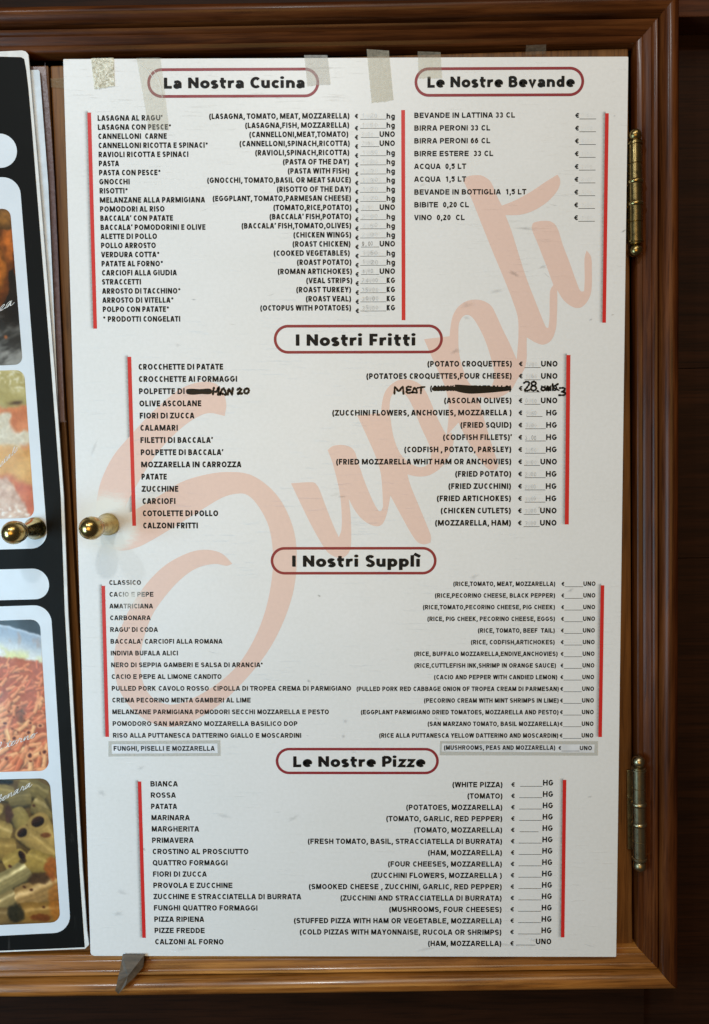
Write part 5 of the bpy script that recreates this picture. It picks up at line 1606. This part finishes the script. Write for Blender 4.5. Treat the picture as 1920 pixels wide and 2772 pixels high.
for spec, fn, lab in zip(OB['photos'], (pic_fried, pic_sandwich, pic_tomato, pic_rigatoni),
                         ('picture of browned pieces on grey slate', 'picture of bread with pink filling', 'picture of short pasta in tomato sauce', 'picture of wide pasta tubes in pale sauce')):
    o = picture(spec, fn, 1.35, 3)
    o['label'] = lab
    pics.append(o)

# white script captions across the pictures (cut off by the photograph's edge)
SCR = {
    'c': ([(0, .1), (.12, .06), (.30, .40), (.42, .62), (.28, .70), (.12, .50), (.08, .25), (.2, .04), (.42, .08), (.6, .25)], .52),
    'a': ([(0, .1), (.14, .1), (.42, .62), (.30, .72), (.14, .55), (.08, .25), (.18, .05), (.32, .18), (.50, .70), (.46, .3), (.50, .06), (.62, .06), (.78, .25)], .68),
    'e': ([(0, .1), (.12, .15), (.34, .42), (.38, .62), (.26, .70), (.14, .50), (.12, .22), (.24, .04), (.42, .08), (.56, .22)], .50),
    't': ([(0, .1), (.12, .2), (.26, 1.05), (.22, .45), (.26, .08), (.38, .05), (.5, .2)], .42),
    'l': ([(0, .1), (.14, .25), (.36, .95), (.30, 1.25), (.20, 1.1), (.18, .4), (.26, .06), (.38, .06), (.5, .22)], .42),
    'g': ([(0, .1), (.14, .1), (.40, .62), (.28, .72), (.12, .55), (.08, .28), (.18, .08), (.32, .2), (.46, .70), (.42, -.1), (.34, -.52), (.18, -.50), (.22, -.25), (.5, .1), (.6, .2)], .58),
    'o': ([(0, .15), (.1, .2), (.26, .66), (.12, .55), (.06, .25), (.18, .04), (.34, .16), (.40, .46), (.30, .68), (.36, .56), (.58, .62)], .52),
    'r': ([(0, .1), (.12, .25), (.22, .80), (.27, .64), (.38, .62), (.44, .56), (.40, .25), (.46, .05), (.62, .25)], .56),
    'n': ([(0, .1), (.1, .45), (.16, .70), (.14, .06), (.30, .58), (.42, .68), (.44, .35), (.48, .06), (.60, .08), (.72, .25)], .64),
    'b': ([(0, .1), (.14, .3), (.34, 1.0), (.28, 1.25), (.18, 1.05), (.14, .3), (.20, .05), (.38, .14), (.42, .48), (.34, .62), (.40, .50), (.60, .56)], .54),
}
cap_m = plain('white_caption_print', (0.78, 0.76, 0.74), 0.35)
def caption(txt, x0, y0, x1, y1, xh, pic):
    """txt ends at (x1, y1) with its baseline rising from (x0, y0); xh is the letter height in the same units"""
    tot = sum(SCR[c][1] if c in SCR else .4 for c in txt)
    d = Vector((x1 - x0, y1 - y0))
    ux = d / tot
    uy = Vector((0.22 * xh, -xh)) / .72 
    p_ = Vector((x0, y0))
    m = MB()
    for c in txt:
        if c in SCR:
            pts, ad = SCR[c]
            def fn(a, b, p_=p_):
                q = p_ + ux * a * (.52 / .52) + uy * b
                x, z = hom(q.x, q.y)
                return (x, -0.0006, z)
            ribbon(m, spline(pts, 5), .072, fn, cap=1)
            if c == 't':
                ribbon(m, [(.06, .70), (.44, .76)], .085, fn, cap=1)
            p_ = p_ + ux * ad
        else:
            p_ = p_ + ux * .4
    unify(m).build('caption', cap_m, pic)
caption('cca', -19, 853, 35, 826, 15, pics[0])
caption('getale', -12, 1278, 47, 1221, 13, pics[1])
caption('l torno', -10, 2034, 97, 1995, 13, pics[2])
caption('bonara', -8, 2176, 84, 2129, 13, pics[3])

# ---------------------------------------------------------------- plastic sleeve with papers behind the poster
sl_m = clear_tape('sleeve_plastic', (0.30, 0.22, 0.25), 0.34, 0.6, 0.08, 0.25)
sheet_m = plain('sheet_paper', (0.62, 0.68, 0.76), 0.55)
sz = OB['sleeve'][-1][1]
sleeve = empty('plastic_sleeve', (-0.34, -0.0085, sz), 'clear purplish plastic sleeve with papers, tucked behind the black poster on the left door', 'plastic sleeve')
def so(pts):
    return [(x + .34, z - sz) for x, z in pts]
m = MB()
m.flat([smooth_ring(so(OB['sleeve']), 3, .3)], lambda x, z: (x, 0.0016, z))
m.build('sleeve_film', sl_m, sleeve)
m = MB()
m.slab(so(OB['sheet']), -0.0010, -0.0007)
m.build('paper_sheet', sheet_m, sleeve)
m = MB()
m.slab(so(OB['sheet2']), -0.0018, -0.0014)
m.build('paper_sheet', plain('sheet_paper_front', (0.72, 0.73, 0.76), 0.5), sleeve)
